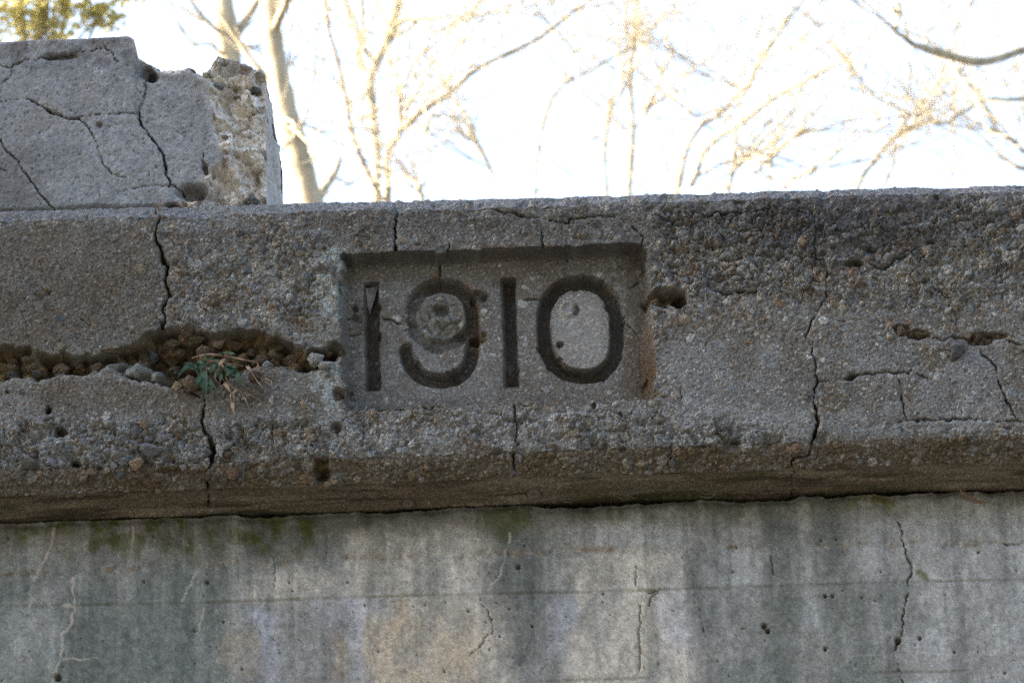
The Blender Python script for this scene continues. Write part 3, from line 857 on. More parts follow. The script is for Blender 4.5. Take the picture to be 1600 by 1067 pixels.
for col, m in (
        (BEI, 0.75 * drip(545, 765, 832, 935)), (BEI, 0.65 * drip(385, 540, 885, 935)), (BEI, 0.70 * drip(560, 800, 930, 1120)), (ORA, 0.36 * drip(570, 760, 965, 1120, 40)), (ORA, 0.38 * drip(515, 540, 985, 1110, 8)), (ORA, 0.28 * drip(360, 385, 990, 1060, 9)), (ORA, 0.35 * drip(605, 625, 935, 990, 8)),
        (BEI, 0.80 * drip(890, 1075, 855, 1120)), (PAL, 0.55 * drip(880, 1075, 815, 850, 10)), (LAV, 0.65 * drip(395, 440, 950, 1120, 9)), (LAV, 0.55 * drip(535, 570, 970, 1110, 9)), (LAV, 0.7 * drip(868, 897, 925, 1030, 9)), (LAV, 0.40 * drip(500, 610, 935, 970, 9)), (LAV, 0.4 * drip(1020, 1080, 925, 1010, 14)),
        (PAL, 0.50 * drip(1105, 1200, 850, 910)), (PAL, 0.55 * drip(1250, 1285, 920, 985, 9)), (PAL, 0.45 * drip(1335, 1410, 800, 905)), (PAL, 0.45 * drip(1420, 1700, 800, 1120, 40)), (PAL, 0.35 * drip(0, 40, 950, 1100)), (PAL, 0.3 * drip(60, 100, 960, 1050, 10)), (PAL, 0.35 * drip(20, 50, 870, 930, 9)),
        (GRN, 0.75 * drip(-200, 375, 880, 955)), (GRN, 0.62 * drip(95, 355, 940, 1130, 30)), (GRN, 0.45 * drip(-200, 350, 945, 1130, 20)), (DRK, 0.60 * drip(762, 862, 800, 945, 14)), (DRK, 0.50 * drip(800, 862, 935, 1050, 14)), (GRN, 0.45 * drip(860, 890, 830, 930, 10)), (DRK, 0.45 * drip(380, 535, 800, 880, 14)),
        (DRK, 0.50 * drip(1078, 1108, 855, 1000, 9)), (DRK, 0.48 * drip(1180, 1320, 800, 850, 16)), (DRK, 0.42 * drip(1288, 1330, 845, 915, 9)), (GRN, 0.50 * drip(1110, 1250, 925, 1120, 20)), (GRN, 0.50 * drip(1290, 1420, 915, 1120, 20)), (DRK, 0.42 * blob(A, Bv, 1430, 972, 22, 22, 0.6)), (GRN, 0.4 * drip(1200, 1260, 855, 900, 12)),
        (DRK, 0.35 * drip(100, 330, 955, 1130, 20) * sstep(0.4, 0.6, fbm(SX, SS * 0.3, 50, 327, 3)))):
    C = mixc(C, col, m)
# moss and damp under the ledge
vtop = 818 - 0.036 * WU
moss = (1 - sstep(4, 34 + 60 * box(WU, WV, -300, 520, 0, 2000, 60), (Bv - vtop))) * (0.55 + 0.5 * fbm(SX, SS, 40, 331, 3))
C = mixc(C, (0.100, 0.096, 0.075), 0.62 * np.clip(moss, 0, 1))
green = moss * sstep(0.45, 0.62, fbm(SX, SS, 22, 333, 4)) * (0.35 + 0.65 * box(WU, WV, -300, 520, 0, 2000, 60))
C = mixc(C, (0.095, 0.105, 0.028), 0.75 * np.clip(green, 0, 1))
C = mixc(C, (0.11, 0.12, 0.035), 0.7 * blob(A, Bv, 1438, 886, 12, 10, 0.5))
C = mixc(C, (0.10, 0.11, 0.04), 0.5 * blob(A, Bv, 790, 818, 40, 22, 0.6))
C = mixc(C, (0.13, 0.12, 0.03), 0.6 * blob(A, Bv, 1360, 790, 40, 10, 0.6))
fine = fbm(SX, SS * 0.10, 7, 391, 3)
dr = fbm(SX + 6 * (fbm(SX, SS, 12, 385, 2) - 0.5), SS * 0.035, 26, 386, 4)
reach = vtop_d = np.clip(1.25 - (WV - (818 - 0.036 * WU)) / (90 + 260 * vn(SX, SS * 0, 34, 388)), 0, 1)
C = mixc(C, (0.13, 0.14, 0.128), 0.26 * sstep(0.555, 0.61, dr) * sstep(0, 0.25, reach))
C = mixc(C, (0.44, 0.43, 0.41), 0.14 * sstep(0.41, 0.37, dr) * sstep(0, 0.2, reach))
C = (C - 0.22) * 1.32 + 0.21
C = np.clip(C, 0.03, 0.8) * np.array((0.83, 0.865, 0.86))
C *= (0.80 + 0.40 * fine)[..., None]
C *= (0.70 + 0.60 * fbm(SX, SS, 9, 393, 3))[..., None]
C *= (0.78 + 0.44 * hash2(np.round(SX / 2.0) + 3000, np.round(SS / 2.0), 395))[..., None]
w1, w2, wid = worley(SX, SS, 7.0, 397)
C = mixc(C, (0.45, 0.44, 0.42), 0.16 * (w1 < 0.25) * (wid < 0.14))
C = mixc(C, (0.07, 0.065, 0.06), 0.40 * (w1 < 0.22) * (wid > 0.88))
HW = 3.0 * (fbm(SX, SS, 120, 341, 3) - 0.5) + 2.2 * (fbm(SX, SS, 20, 343, 4) - 0.5) + 1.3 * (fbm(SX, SS, 6, 345, 2) - 0.5)
# board marks
for pts, kind in (([(-300, 906), (0, 898), (371, 880), (500, 872), (800, 863), (1050, 855), (1300, 851), (1900, 846)], "rough"),
                  ([(-300, 958), (0, 947), (300, 942), (500, 934), (1000, 922), (1400, 909), (1900, 900)], "step"),
                  ([(-300, 1105), (400, 1085), (900, 1063), (1100, 1057), (1600, 1047), (1900, 1042)], "faint")):
    lv = np.interp(WU, [p[0] for p in pts], [p[1] for p in pts])
    q = WV - lv
    if kind == "rough":
        rg = np.exp(-((q - 1) / 7.0) ** 2) * sstep(0.36, 0.58, fbm(SX, SS, 60, 351, 3))
        gr = fbm(SX, SS, 7, 353, 3)
        HW += rg * (gr - 0.62) * 11
        C = mixc(C, (0.20, 0.155, 0.095), 0.60 * rg * sstep(0.4, 0.6, fbm(SX, SS, 9, 355, 3)))
        C = mixc(C, (0.40, 0.39, 0.36), 0.40 * rg * sstep(0.55, 0.65, fbm(SX, SS, 8, 357, 3)))
        HW += 1.6 * sstep(5, 8, q)
    elif kind == "step":
        HW -= 1.0 * sstep(-1.5, 1.5, q) + 1.3 * np.exp(-((q - 2.0) / 2.0) ** 2) * sstep(0.42, 0.62, fbm(SX, SS, 70, 359, 3))
        HW += 0.5 * np.exp(-((q + 3.0) / 3.0) ** 2)
        C = mixc(C, (0.12, 0.135, 0.125), 0.20 * np.exp(-((q - 1.0) / 4.5) ** 2) * sstep(0.35, 0.65, streak))
    else:
        HW -= 1.6 * np.exp(-(q / 2.0) ** 2) * sstep(0.45, 0.6, fbm(SX, SS, 80, 361, 2))
        C = mixc(C, (0.13, 0.115, 0.09), 0.4 * np.exp(-(q / 3.0) ** 2) * sstep(0.45, 0.6, fbm(SX, SS, 80, 361, 2)))
nz18 = fbm(SX, SS, 18, 375, 3)
WK = WU + 10 * (fbm(SX, SS, 14, 371, 3) - 0.5); WL = WV + 8 * (fbm(SX, SS, 12, 373, 3) - 0.5)
for pts, w in (([(85, 822), (82, 845), (70, 872), (60, 893), (50, 918), (48, 948)], 2.2), ([(115, 905), (117, 945), (112, 975), (98, 992), (98, 1015), (90, 1045), (78, 1075)], 1.9), ([(205, 822), (208, 850), (205, 864)], 1.5),
               ([(796, 832), (790, 868), (784, 892), (775, 905), (764, 920)], 1.9), ([(318, 950), (312, 985)], 1.5), ([(98, 1030), (155, 1030)], 1.4), ([(100, 945), (112, 947)], 2.6), ([(285, 940), (310, 890)], 1.3)):
    d, t = polydist(WK, WL, pts, 25)
    g = np.clip(1.4 - d / (w * (0.25 + 1.1 * nz18)), 0, 1) * sstep(0.22, 0.5, nz18)
    HW += 1.1 * g; C = mixc(C, (0.44, 0.41, 0.36), 0.75 * np.clip(g, 0, 1))
for pts, w, dep, col in (([(1404, 812), (1412, 850), (1424, 882), (1420, 920), (1412, 962), (1405, 1000), (1394, 1020), (1408, 1048), (1414, 1090)], 1.3, 7, (0.07, 0.06, 0.05)), ([(1080, 862), (1084, 900), (1084, 935), (1094, 960), (1100, 986)], 1.1, 5, (0.09, 0.065, 0.05)),
                         ([(998, 945), (999, 980), (998, 1010), (1000, 1052)], 1.8, 4, (0.19, 0.13, 0.08)), ([(750, 940), (766, 965), (768, 985), (748, 1010), (735, 1022)], 0.9, 4, (0.16, 0.13, 0.10)), ([(1205, 870), (1208, 900)], 0.9, 4, (0.12, 0.10, 0.08)),
                         ([(428, 800), (427, 870), (430, 930)], 0.8, 3, (0.16, 0.13, 0.10)), ([(400, 980), (430, 1000), (438, 1030), (434, 1067)], 0.9, 3, (0.22, 0.15, 0.10)), ([(995, 880), (990, 915)], 0.9, 3, (0.15, 0.13, 0.11)), ([(650, 1015), (652, 1035)], 0.8, 3, (0.1, 0.09, 0.08)),
                         ([(1570, 851), (1610, 849)], 1.6, 8, (0.06, 0.05, 0.04)), ([(1010, 925), (1034, 920), (1015, 934), (1012, 946)], 1.5, 5, (0.10, 0.10, 0.09))):
    d, t = polydist(WK, WL, pts, 25)
    g = np.clip(1.4 - d / (w * (0.3 + nz18)), 0, 1) * sstep(0.25, 0.5, nz18)
    HW -= dep * g; C = mixc(C, col, 0.75 * g)
bug = random.Random(77)
bugs = [(1194, 978, 4), (1200, 986, 3.5), (1403, 1001, 4.5), (810, 886, 3.2), (1290, 931, 2.6), (1301, 931, 2.6), (1290, 1014, 2.6), (1437, 997, 2.6), (90, 1058, 5), (324, 910, 2.5)]
bugs += [(bug.uniform(-60, 1660), bug.uniform(835, 1080), bug.choice([0.9, 0.9, 1.1, 1.1, 1.3, 1.8])) for _ in range(200)]
for bu, bv, br in bugs:
    m = (np.abs(WU - bu) < 3 * br + 4) & (np.abs(WV - bv) < 3 * br + 4)
    g = np.clip(1.4 - np.hypot(WU[m] - bu, WV[m] - bv) / br, 0, 1)
    HW[m] -= np.minimum(1, g * 1.4) * br * 2.6
    C[m] = C[m] * (1 - 0.6 * g[:, None]) + np.array((0.06, 0.05, 0.04)) * 0.6 * g[:, None]
# ragged top edge of the wall, open joint above it
edge = np.exp(-((WV - vtop) / 7.0) ** 2)
HW -= edge * (1 + 9 * fbm(SX, SS, 18, 381, 4))
Pw = Bw.copy()
Pw[..., 1] -= HW * 0.001
jag = 0.004 * (fbm(SX, SX * 0, 9, 389, 3) - 0.4) + (0.005 + 0.019 * (fbm(SX, SX * 0, 70, 383, 5) - 0.30)) * box(WU, WV * 0, 370, 3000, -10, 10, 50) + 0.010 * (fbm(SX, SX * 0, 50, 387, 4) - 0.52)
fall = np.clip(1 - np.maximum(0, (WV - vtop)) / 60.0, 0, 1)
Pw[..., 2] -= np.clip(jag, 0, 1) * fall
wall = empty("concrete_wall", (0, SOF_Y1 + 0.2, 0))
tag(wall, "smooth stained concrete wall with mossy top and board marks under the beam", "wall")
Pw -= np.array(wall.location)
full = np.ones((Pw.shape[0] - 1, Pw.shape[1] - 1), bool)
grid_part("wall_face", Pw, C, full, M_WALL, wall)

# ------------------------------------------------------------------ broken block on the beam
BY = 0.034
XR = ray(413, 200, BY)[0]
zb_of = lambda x: np.interp(x, xs, z_top) - 0.004
OUT = [(-700, 72), (-150, 68), (0, 65), (60, 61), (120, 60), (200, 55), (209, 60), (213, 76), (216, 90), (228, 97), (240, 95), (250, 101), (262, 99), (285, 104), (300, 100), (312, 106), (322, 104), (330, 90), (340, 82), (352, 85), (365, 82), (380, 84), (392, 92), (405, 95), (413, 101), (418, 106)]
xb = np.concatenate([np.arange(-1.9, -0.92, 0.03), np.arange(-0.92, XR, 0.0018), [XR]])
ub = np.array([project(np.array([x, BY, ray(300, 90, BY)[2]]))[0] for x in xb])
ztop_b = np.array([ray(u, np.interp(u, [p[0] for p in OUT], [p[1] for p in OUT]), BY)[2] for u in ub])
zbot_b = zb_of(xb) + 0.0085 * (1 - sstep(235, 262, ub)) * (0.7 + 0.6 * (vn(xb * 1000 + 3000, xb * 0, 60, 5) - 0.5))
NRB = 160
t = np.linspace(0, 1, NRB)
zb = zbot_b[None, :] + (ztop_b - zbot_b)[None, :] * t[:, None]
Bb = np.stack([np.broadcast_to(xb, zb.shape), np.full(zb.shape, BY), zb], -1)
BU, BVv = project(Bb)
SX = Bb[..., 0] * 1000; SS = Bb[..., 2] * 1000
bu = BU + 7 * (fbm(SX, SS, 16, 401, 4) - 0.5); bv_ = BVv + 7 * (fbm(SX, SS, 16, 403, 4) - 0.5)
H = 4 * (fbm(SX, SS, 120, 411, 3) - 0.5) + 2.0 * (fbm(SX, SS, 24, 413, 4) - 0.5) + 2.6 * (fbm(SX, SS, 6, 415, 3) - 0.5) + 1.0 * (hash2(np.round(SX / 1.8) + 4000, np.round(SS / 1.8), 416) - 0.5)
p1, p2, pid = worley(SX, SS, 9.0, 425)
H -= 1.6 * (p1 < 0.2) * (pid < 0.35)
C = np.zeros(BU.shape + (3,)); C[:] = (0.222, 0.236, 0.246)
C *= (0.78 + 0.44 * fbm(SX, SS, 50, 417, 4))[..., None]
C *= (0.70 + 0.60 * fbm(SX, SS, 10, 418, 3))[..., None]
C *= (0.78 + 0.44 * hash2(np.round(SX / 1.8) + 4000, np.round(SS / 1.8), 420))[..., None]
C = mixc(C, (0.21, 0.175, 0.145), 0.3 * sstep(0.5, 0.7, fbm(SX, SS, 80, 419, 3)))
f1, f2, idv = worley(SX, SS, 6.0, 421)
C = mixc(C, (0.30, 0.29, 0.27), 0.5 * (f1 < 0.28) * (idv < 0.16))
C = mixc(C, (0.085, 0.08, 0.075), 0.55 * box(bu, bv_, -50, 210, 50, 105, 14) * sstep(0.42, 0.6, fbm(SX, SS, 26, 423, 3)))
C = mixc(C, (0.09, 0.08, 0.07), 0.45 * box(bu, bv_, -200, 60, 240, 330, 25))
BRK = [(206, 52), (213, 78), (219, 94), (236, 100), (248, 112), (275, 114), (300, 112), (322, 128), (317, 145), (327, 168), (330, 200), (333, 222), (352, 240), (338, 257), (318, 266), (316, 280), (331, 297), (318, 308), (282, 312), (278, 335), (440, 335), (440, 20), (206, 20)]
sb = inpoly(bu, bv_, BRK)
br = sstep(-1, 7, sb)
rough = fbm(SX, SS, 42, 431, 5)
rid = np.abs(fbm(SX + 20 * rough, SS - 14 * rough, 22, 433, 4) - 0.5) * 2
f1b, f2b, idb = worley(SX + 12 * rough, SS, 17, 435)
fa, ia = facets(SX + 14 * rough, SS - 10 * rough, 34, 801)
fb, ib = facets(SX + 8 * rough, SS, 15, 811)
fc_, ic = facets(SX, SS, 6.5, 821)
H += br * (-8 - 0.30 * np.clip(BU - 320, 0, 120) - 26 * (rough - 0.32) + 20 * fa + 10 * fb + 4 * fc_)
fresh = np.array((0.66, 0.62, 0.54))
C = mixc(C, fresh, br * (0.78 + 0.3 * fbm(SX, SS, 16, 439, 3)))
C = mixc(C, (0.58, 0.58, 0.57), 0.6 * br * sstep(0.52, 0.62, fbm(SX, SS, 22, 441, 4)))
C = mixc(C, (0.24, 0.18, 0.11), 0.40 * br * sstep(0.56, 0.64, fbm(SX, SS, 19, 443, 4)))
C = mixc(C, (0.20, 0.19, 0.175), 0.45 * br * box(bu, bv_, 330, 412, 80, 105, 8))
C = mixc(C, (0.40, 0.37, 0.34), 0.6 * np.exp(-(sb / 3.5) ** 2))
nzh = fbm(SX, SS, 13, 459, 4)
# knocked-out pocket low down and one high up
for hu, hv, ru, rv, dp, col in ((302, 300, 22, 12, 20, (0.11, 0.09, 0.075)), (232, 112, 12, 12, 20, (0.075, 0.068, 0.06)), (240, 118, 8, 9, 16, (0.05, 0.045, 0.04)), (300, 102, 6, 4, 10, (0.07, 0.06, 0.05)), (266, 100, 6, 4, 10, (0.06, 0.05, 0.045)), (95, 88, 24, 5, 10, (0.08, 0.07, 0.045)), (270, 322, 12, 4, 14, (0.07, 0.06, 0.04)), (155, 195, 5, 4, 5, (0.1, 0.08, 0.07)), (320, 262, 4, 9, 14, (0.12, 0.10, 0.08)), (384, 312, 5, 9, 12, (0.08, 0.07, 0.06))):
    m = blob(bu, bv_, hu, hv, ru, rv, 0.45)
    H -= dp * m * (0.45 + 1.1 * nzh); C = mixc(C, col, 0.8 * m)
nzb = fbm(SX, SS, 14, 455, 2)
bk = BU + 8 * (fbm(SX, SS, 12, 451, 3) - 0.5); bl = BVv + 8 * (fbm(SX, SS, 10, 453, 3) - 0.5)
for pts, w, dep in (([(42, 153), (62, 165), (80, 178), (105, 184), (122, 184)], 3.4, 22), ([(122, 184), (150, 180), (185, 178), (217, 175)], 1.5, 12), ([(216, 172), (220, 195), (235, 212), (248, 232), (258, 255), (262, 275), (265, 292)], 2.6, 25), ([(265, 286), (285, 295), (288, 305)], 1.8, 15),
                    ([(-5, 208), (15, 240), (35, 265), (60, 297), (84, 327)], 1.7, 14), ([(122, 184), (145, 208), (155, 232), (160, 254), (175, 272), (196, 276)], 1.5, 10), ([(160, 68), (175, 85), (190, 98)], 1.7, 12), ([(-10, 100), (15, 106), (40, 95), (70, 90), (110, 84), (158, 76)], 1.5, 12), ([(20, 108), (10, 125), (0, 132)], 1.5, 8),
                    ([(219, 96), (226, 118), (227, 140), (222, 160), (216, 174)], 1.3, 9), ([(216, 178), (235, 188), (250, 182)], 1.1, 7), ([(258, 190), (280, 208), (300, 205)], 1.0, 6), ([(190, 300), (220, 292), (262, 289)], 1.1, 7), ([(318, 238), (316, 262)], 1.4, 8), ([(-10, 160), (20, 156), (44, 154)], 1.1, 6), ([(60, 210), (85, 195), (120, 190)], 0.9, 4), ([(355, 240), (348, 265), (352, 290)], 1.2, 8), ([(0, 262), (10, 268)], 1.4, 8)):
    d, tq = polydist(bk, bl, pts, 25)
    ww = 0.38 * w * (0.2 + 1.6 * nzb)
    g = np.clip(1.35 - d / np.maximum(ww, 0.6), 0, 1) * sstep(0.25, 0.7, ww)
    H -= dep * g + 0.5 * np.exp(-(d / (w * 2)) ** 2)
    C = mixc(C, (0.06, 0.055, 0.05), 0.5 * g)
    C = mixc(C, (0.30, 0.31, 0.33), 0.35 * np.exp(-((d - 2.4 * w) / w) ** 2) * sstep(0.48, 0.6, fbm(SX, SS, 22, 457, 2)))
stepm = inpoly(bk, bl, [(219, 96), (226, 118), (227, 140), (222, 160), (216, 174), (220, 195), (235, 212), (248, 232), (258, 255), (262, 275), (265, 290), (282, 312), (440, 330), (440, 90)])
H -= 3.0 * sstep(-1, 1.5, stepm)
edge_top = np.clip((zb - (ztop_b[None, :] - 0.006)) / 0.006, 0, 1)
H -= 4.0 * edge_top ** 2
base_gap = np.clip(1 - (zb - zbot_b[None, :]) / 0.010, 0, 1)
H -= 9.0 * base_gap * (BU < 262)
block = empty("broken_block", (float(XR) - 0.3, BY + 0.2, float(zb_of(np.array([XR]))[0])))
tag(block, "cracked grey concrete block with broken pale end standing on the beam", "block")
OFB = np.array(block.location)
Pb = Bb.copy(); Pb[..., 1] -= H * 0.001
cb = lambda m: m[:-1, :-1]
mb = cb(br > 0.5)
grid_part("cracked_face", Pb - OFB, C, ~mb, M_BLOCK, block)
tag(grid_part("broken_edge", Pb - OFB, C, mb, M_BLOCK, block), "rough pale broken concrete edge")
for (u_, v_, r_, kd) in ((372, 140, 8, "tan"), (340, 130, 9, "pale"), (388, 200, 8, "white"), (392, 305, 11, "pale"), (313, 300, 9, "blue"), (352, 215, 7, "tan"), (398, 125, 9, "pale")):
    c_ = int(np.argmin(np.abs(BU[NRB // 2] - u_))); r__ = int(np.argmin(np.abs(BVv[:, c_] - v_)))
    o = link(bpy.data.objects.new("stone", stone_mesh(kd, random.randint(0, 5))), block)
    o.scale = (r_ * 1.2 / 1000, r_ / 1000, r_ / 1000); o.rotation_euler = (random.uniform(-1, 1), random.uniform(-1, 1), random.uniform(-1, 1))
    o.location = Pb[r__, c_] - OFB + np.array([0, 0.15 * r_ / 1000, 0])
# end face: front edge follows the broken front, back edge runs further right
front = Pb[:, -1]
NE = 90
te = np.linspace(0, 1, NE)
BACK = 0.42
bx = ray(451, 290, BY + BACK)[0] - 0.022 * fbm(front[:, 2] * 1000, front[:, 2] * 0, 26, 467, 4)
E = np.zeros((NRB, NE, 3))
E[..., 0] = front[:, 0][:, None] * (1 - te) + bx[:, None] * te
E[..., 1] = front[:, 1][:, None] * (1 - te) + (BY + BACK) * te
ztb = front[:, 2] - front[0, 2]
E[..., 2] = (front[0, 2] + ztb[:, None] * (1 - 0.05 * te[None, :]))
ey = E[..., 1] * 1000; ez = E[..., 2] * 1000
E[..., 0] += 0.016 * (fbm(ey, ez, 60, 461, 4) - 0.5) * np.minimum(1, te * 12)[None, :] + 0.006 * (fbm(ey, ez * 0.5, 12, 463, 3) - 0.5) * np.minimum(1, te * 12)[None, :]
CE = np.zeros(E.shape); CE[:] = (0.38, 0.34, 0.30); CE *= (0.75 + 0.5 * fbm(ey * 1.5, ez * 0.35, 26, 465, 4))[..., None]
allE = np.ones((NRB - 1, NE - 1), bool)
tag(grid_part("end_face", E - OFB, CE, allE, M_BLOCK, block), "flat grey end of the block")
# top
top_f = Pb[-1]
NT = 40
tq = np.linspace(0, 1, NT)
Tm = np.zeros((NT, len(xb), 3))
xbk = top_f[:, 0] + (bx[-1] - top_f[-1, 0]) * np.clip((top_f[:, 0] + 1.0) / (top_f[-1, 0] + 1.0), 0, 1)
Tm[..., 0] = top_f[:, 0][None, :] * (1 - tq[:, None]) + xbk[None, :] * tq[:, None]
Tm[..., 1] = top_f[:, 1][None, :] * (1 - tq[:, None]) + (BY + BACK) * tq[:, None]
Tm[..., 2] = top_f[:, 2][None, :]
brt = sstep(205, 225, ub)[None, :]
Tm[..., 2] += 0.022 * (fbm(Tm[..., 0] * 1000, Tm[..., 1] * 1000, 40, 471, 4) - 0.62) * brt * np.minimum(1, tq * 10)[:, None]
Tm[..., 2] -= 0.05 * ztb[-1] * tq[:, None]
CT = np.zeros(Tm.shape); CT[:] = (0.17, 0.165, 0.155); CT = mixc(CT, fresh, 0.7 * np.broadcast_to(brt, Tm.shape[:2]))
grid_part("block_top", Tm - OFB, CT, np.ones((NT - 1, len(xb) - 1), bool), M_BLOCK, block)
# back
Kb = np.stack([np.stack([xbk, np.full(len(xb), BY + BACK), zbot_b], -1), Tm[-1]], 0)
grid_part("block_back", Kb - OFB, np.full(Kb.shape, 0.16), np.ones((1, len(xb) - 1), bool), M_BLOCK, block)

# ------------------------------------------------------------------ weed in the gravel pocket
PLY = -0.016
plant = empty("weed_plant", tuple(ray(322, 572, 0.03)))
tag(plant, "small green weed with dry brown stems growing from the gravel pocket", "plant")
PO = np.array(plant.location)


def add_tube(name, pts, r0, r1, mat, parent, off, sides=5, per=4):
    sm = smooth_line(pts, per)
    rad = np.linspace(r0, r1, len(sm))
    Vv, F = tube_geo(sm - off, rad, sides, 0.25)
    return link(bpy.data.objects.new(name, mesh_np(name, Vv, F, mat)), parent)


def leaf_geo(base, tip, width, droop, out):
    """a narrow pointed leaf with a folded midrib"""
    base = np.array(base); tip = np.array(tip)
    ax = tip - base; L = np.linalg.norm(ax); ax = ax / L
    side = np.cross(ax, np.array([0, -1.0, 0])); side /= np.linalg.norm(side) + 1e-9
    Vv = []; n = 7
    for k in range(n + 1):
        t = k / n
        w = width * math.sin(math.pi * min(1, 0.08 + 0.92 * t) ** 0.8) * (1 if t < 1 else 0.02)
        c = base + ax * L * t + np.array([0, -1.0, 0]) * out * math.sin(math.pi * t) + np.array([0, 0, -1.0]) * droop * t * t
        Vv += [c - side * w + np.array([0, -0.25 * w, 0]), c, c + side * w + np.array([0, -0.25 * w, 0])]
    F = []
    for k in range(n):
        a = 3 * k
        F += [(a, a + 1, a + 4, a + 3), (a + 1, a + 2, a + 5, a + 4)]
    return Vv, F


LEAVES = [((318, 575), (322, 622), 9), ((316, 585), (304, 607), 6), ((320, 590), (340, 610), 6), ((366, 578), (378, 603), 7), ((362, 580), (358, 597), 3), ((330, 572), (348, 585), 6), ((336, 568), (328, 584), 5), ((345, 572), (362, 584), 5), ((352, 570), (372, 572), 5), ((312, 578), (292, 574), 4), ((300, 572), (280, 580), 3.5), ((296, 573), (276, 588), 3), ((305, 570), (288, 566), 3), ((326, 562), (318, 550), 3), ((345, 556), (362, 548), 3), ((350, 556), (340, 548), 3), ((355, 553), (370, 552), 3), ((338, 578), (336, 594), 4), ((312, 592), (318, 612), 5), ((328, 596), (330, 616), 6)]
for _ in range(16):
    a_ = (random.uniform(285, 372), random.uniform(556, 584)); t_ = random.uniform(0.3, 2.8)
    LEAVES.append((a_, (a_[0] + 17 * math.cos(t_), a_[1] + 15 * math.sin(t_)), random.uniform(2.5, 5.5)))
for (a, b_, w) in LEAVES:
    y0 = PLY + random.uniform(-0.012, 0.0)
    Vv, F = leaf_geo(ray(*a, y0), ray(*b_, y0 - random.uniform(0.004, 0.012)), w * 0.00062, random.uniform(0, 0.004), random.uniform(0.002, 0.008))
    link(bpy.data.objects.new("leaf", mesh_np("leaf", np.array(Vv) - PO, F, M_WEED)), plant)
GST = [[(322, 560), (318, 575), (320, 595)], [(330, 560), (350, 566), (366, 580)], [(322, 565), (300, 572), (278, 584)], [(330, 558), (345, 554), (366, 550)]]
for g in GST:
    add_tube("stem", [ray(p[0], p[1], PLY + 0.01 - 0.012 * i) for i, p in enumerate(g)], 0.0011, 0.0006, M_WEED, plant, PO)
DST = [([(308, 557), (330, 554), (360, 558), (385, 563), (402, 566)], 2.2), ([(402, 566), (406, 580), (412, 592), (421, 602)], 1.6), ([(412, 590), (424, 596), (424, 603)], 1.0), ([(402, 572), (396, 582), (410, 592)], 1.1), ([(313, 560), (314, 575), (317, 590)], 1.0), ([(338, 575), (350, 595), (365, 607), (372, 612)], 1.5), ([(352, 590), (362, 603), (376, 612), (392, 618)], 1.1),
       ([(362, 612), (360, 622), (364, 634), (362, 645)], 1.2), ([(366, 612), (366, 630)], 0.9), ([(376, 612), (384, 625), (390, 640)], 1.0), ([(310, 556), (320, 562), (345, 566), (380, 572)], 1.2), ([(388, 570), (398, 590), (410, 605)], 1.0), ([(300, 560), (312, 556), (322, 559)], 1.5), ([(345, 570), (336, 590), (350, 606)], 0.9), ([(385, 614), (400, 622), (410, 630)], 0.8)]
for g, r in DST:
    yb = PLY - 0.004
    add_tube("dry_stem", [ray(p[0], p[1], yb - random.uniform(0, 0.014)) for p in g], r * 0.0010, r * 0.0006, M_DRY, plant, PO)
for a, b_, w in (((352, 560), (340, 572), 4), ((342, 566), (350, 574), 4), ((362, 628), (366, 646), 4), ((384, 572), (394, 580), 3), ((350, 598), (360, 612), 4), ((372, 608), (362, 616), 3)):
    Vv, F = leaf_geo(ray(*a, PLY - 0.012), ray(*b_, PLY - 0.02), w * 0.0007, 0.001, 0.003)
    tag(link(bpy.data.objects.new("withered_leaf", mesh_np("withered_leaf", np.array(Vv) - PO, F, M_DRY)), plant), "curled brown dead leaf")

# grass blade sprouting from the crack beside the block
sprout = empty("grass_sprout", tuple(ray(249, 330, 0.02)))
tag(sprout, "tiny grass blades in the crack below the broken block", "grass")
for a, b_, w in (((249, 331), (252, 306), 1.2), ((248, 331), (244, 316), 1.0), ((250, 331), (256, 318), 0.9)):
    Vv, F = leaf_geo(ray(*a, 0.018), ray(*b_, 0.006), w * 0.001, 0, 0.001)
    link(bpy.data.objects.new("blade", mesh_np("blade", np.array(Vv) - np.array(sprout.location), F, M_DRY)), sprout)


# ------------------------------------------------------------------ small things under the ledge
def sof_pt(u, v):
    """point of the underside seen at (u, v)"""
    d = fwd + (u - 800.0) / FPX * RIGHT - (v - 533.5) / FPX * UP
    z0 = float(np.interp((u - 800) / 1000.0, xs, z_sof)); y = 0.06
    for _ in range(8):
        z = z0 - SOF_H * (y - SOF_Y0) / (SOF_Y1 - SOF_Y0) - 0.002
        p = EYE + d * ((z - EYE[2]) / d[2]); y = 0.5 * y + 0.5 * p[1]
    return EYE + d * ((y - EYE[1]) / d[1])


def mud_nest(u, v, r, label):
    import bmesh
    bm = bmesh.new()
    bmesh.ops.create_icosphere(bm, subdivisions=3, radius=1.0)
    for q in bm.verts:
        q.co *= 1 + 0.22 * (random.random() - 0.5)
        k = q.co.normalized().dot(Vector((-0.1, -0.9, -0.3)).normalized())
        if k > 0.93:
            q.co *= 0.35                           # entrance hole
    me = bpy.data.meshes.new("mud_nest"); bm.to_mesh(me); bm.free()
    me.polygons.foreach_set("use_smooth", [True] * len(me.polygons))
    me.materials.append(M_MUD)
    o = link(bpy.data.objects.new("mud_nest", me))
    o.location = sof_pt(u, v); o.scale = (r / 1000, r / 1000, r * 0.75 / 1000)
    tag(o, label, "insect nest", "mud nests under the ledge")
    return o


mud_nest(835, 772, 12, "small round mud nest with a dark hole under the beam, below the numeral 0")
mud_nest(638, 786, 10, "small mud nest in the joint under the beam, below the numeral 9")


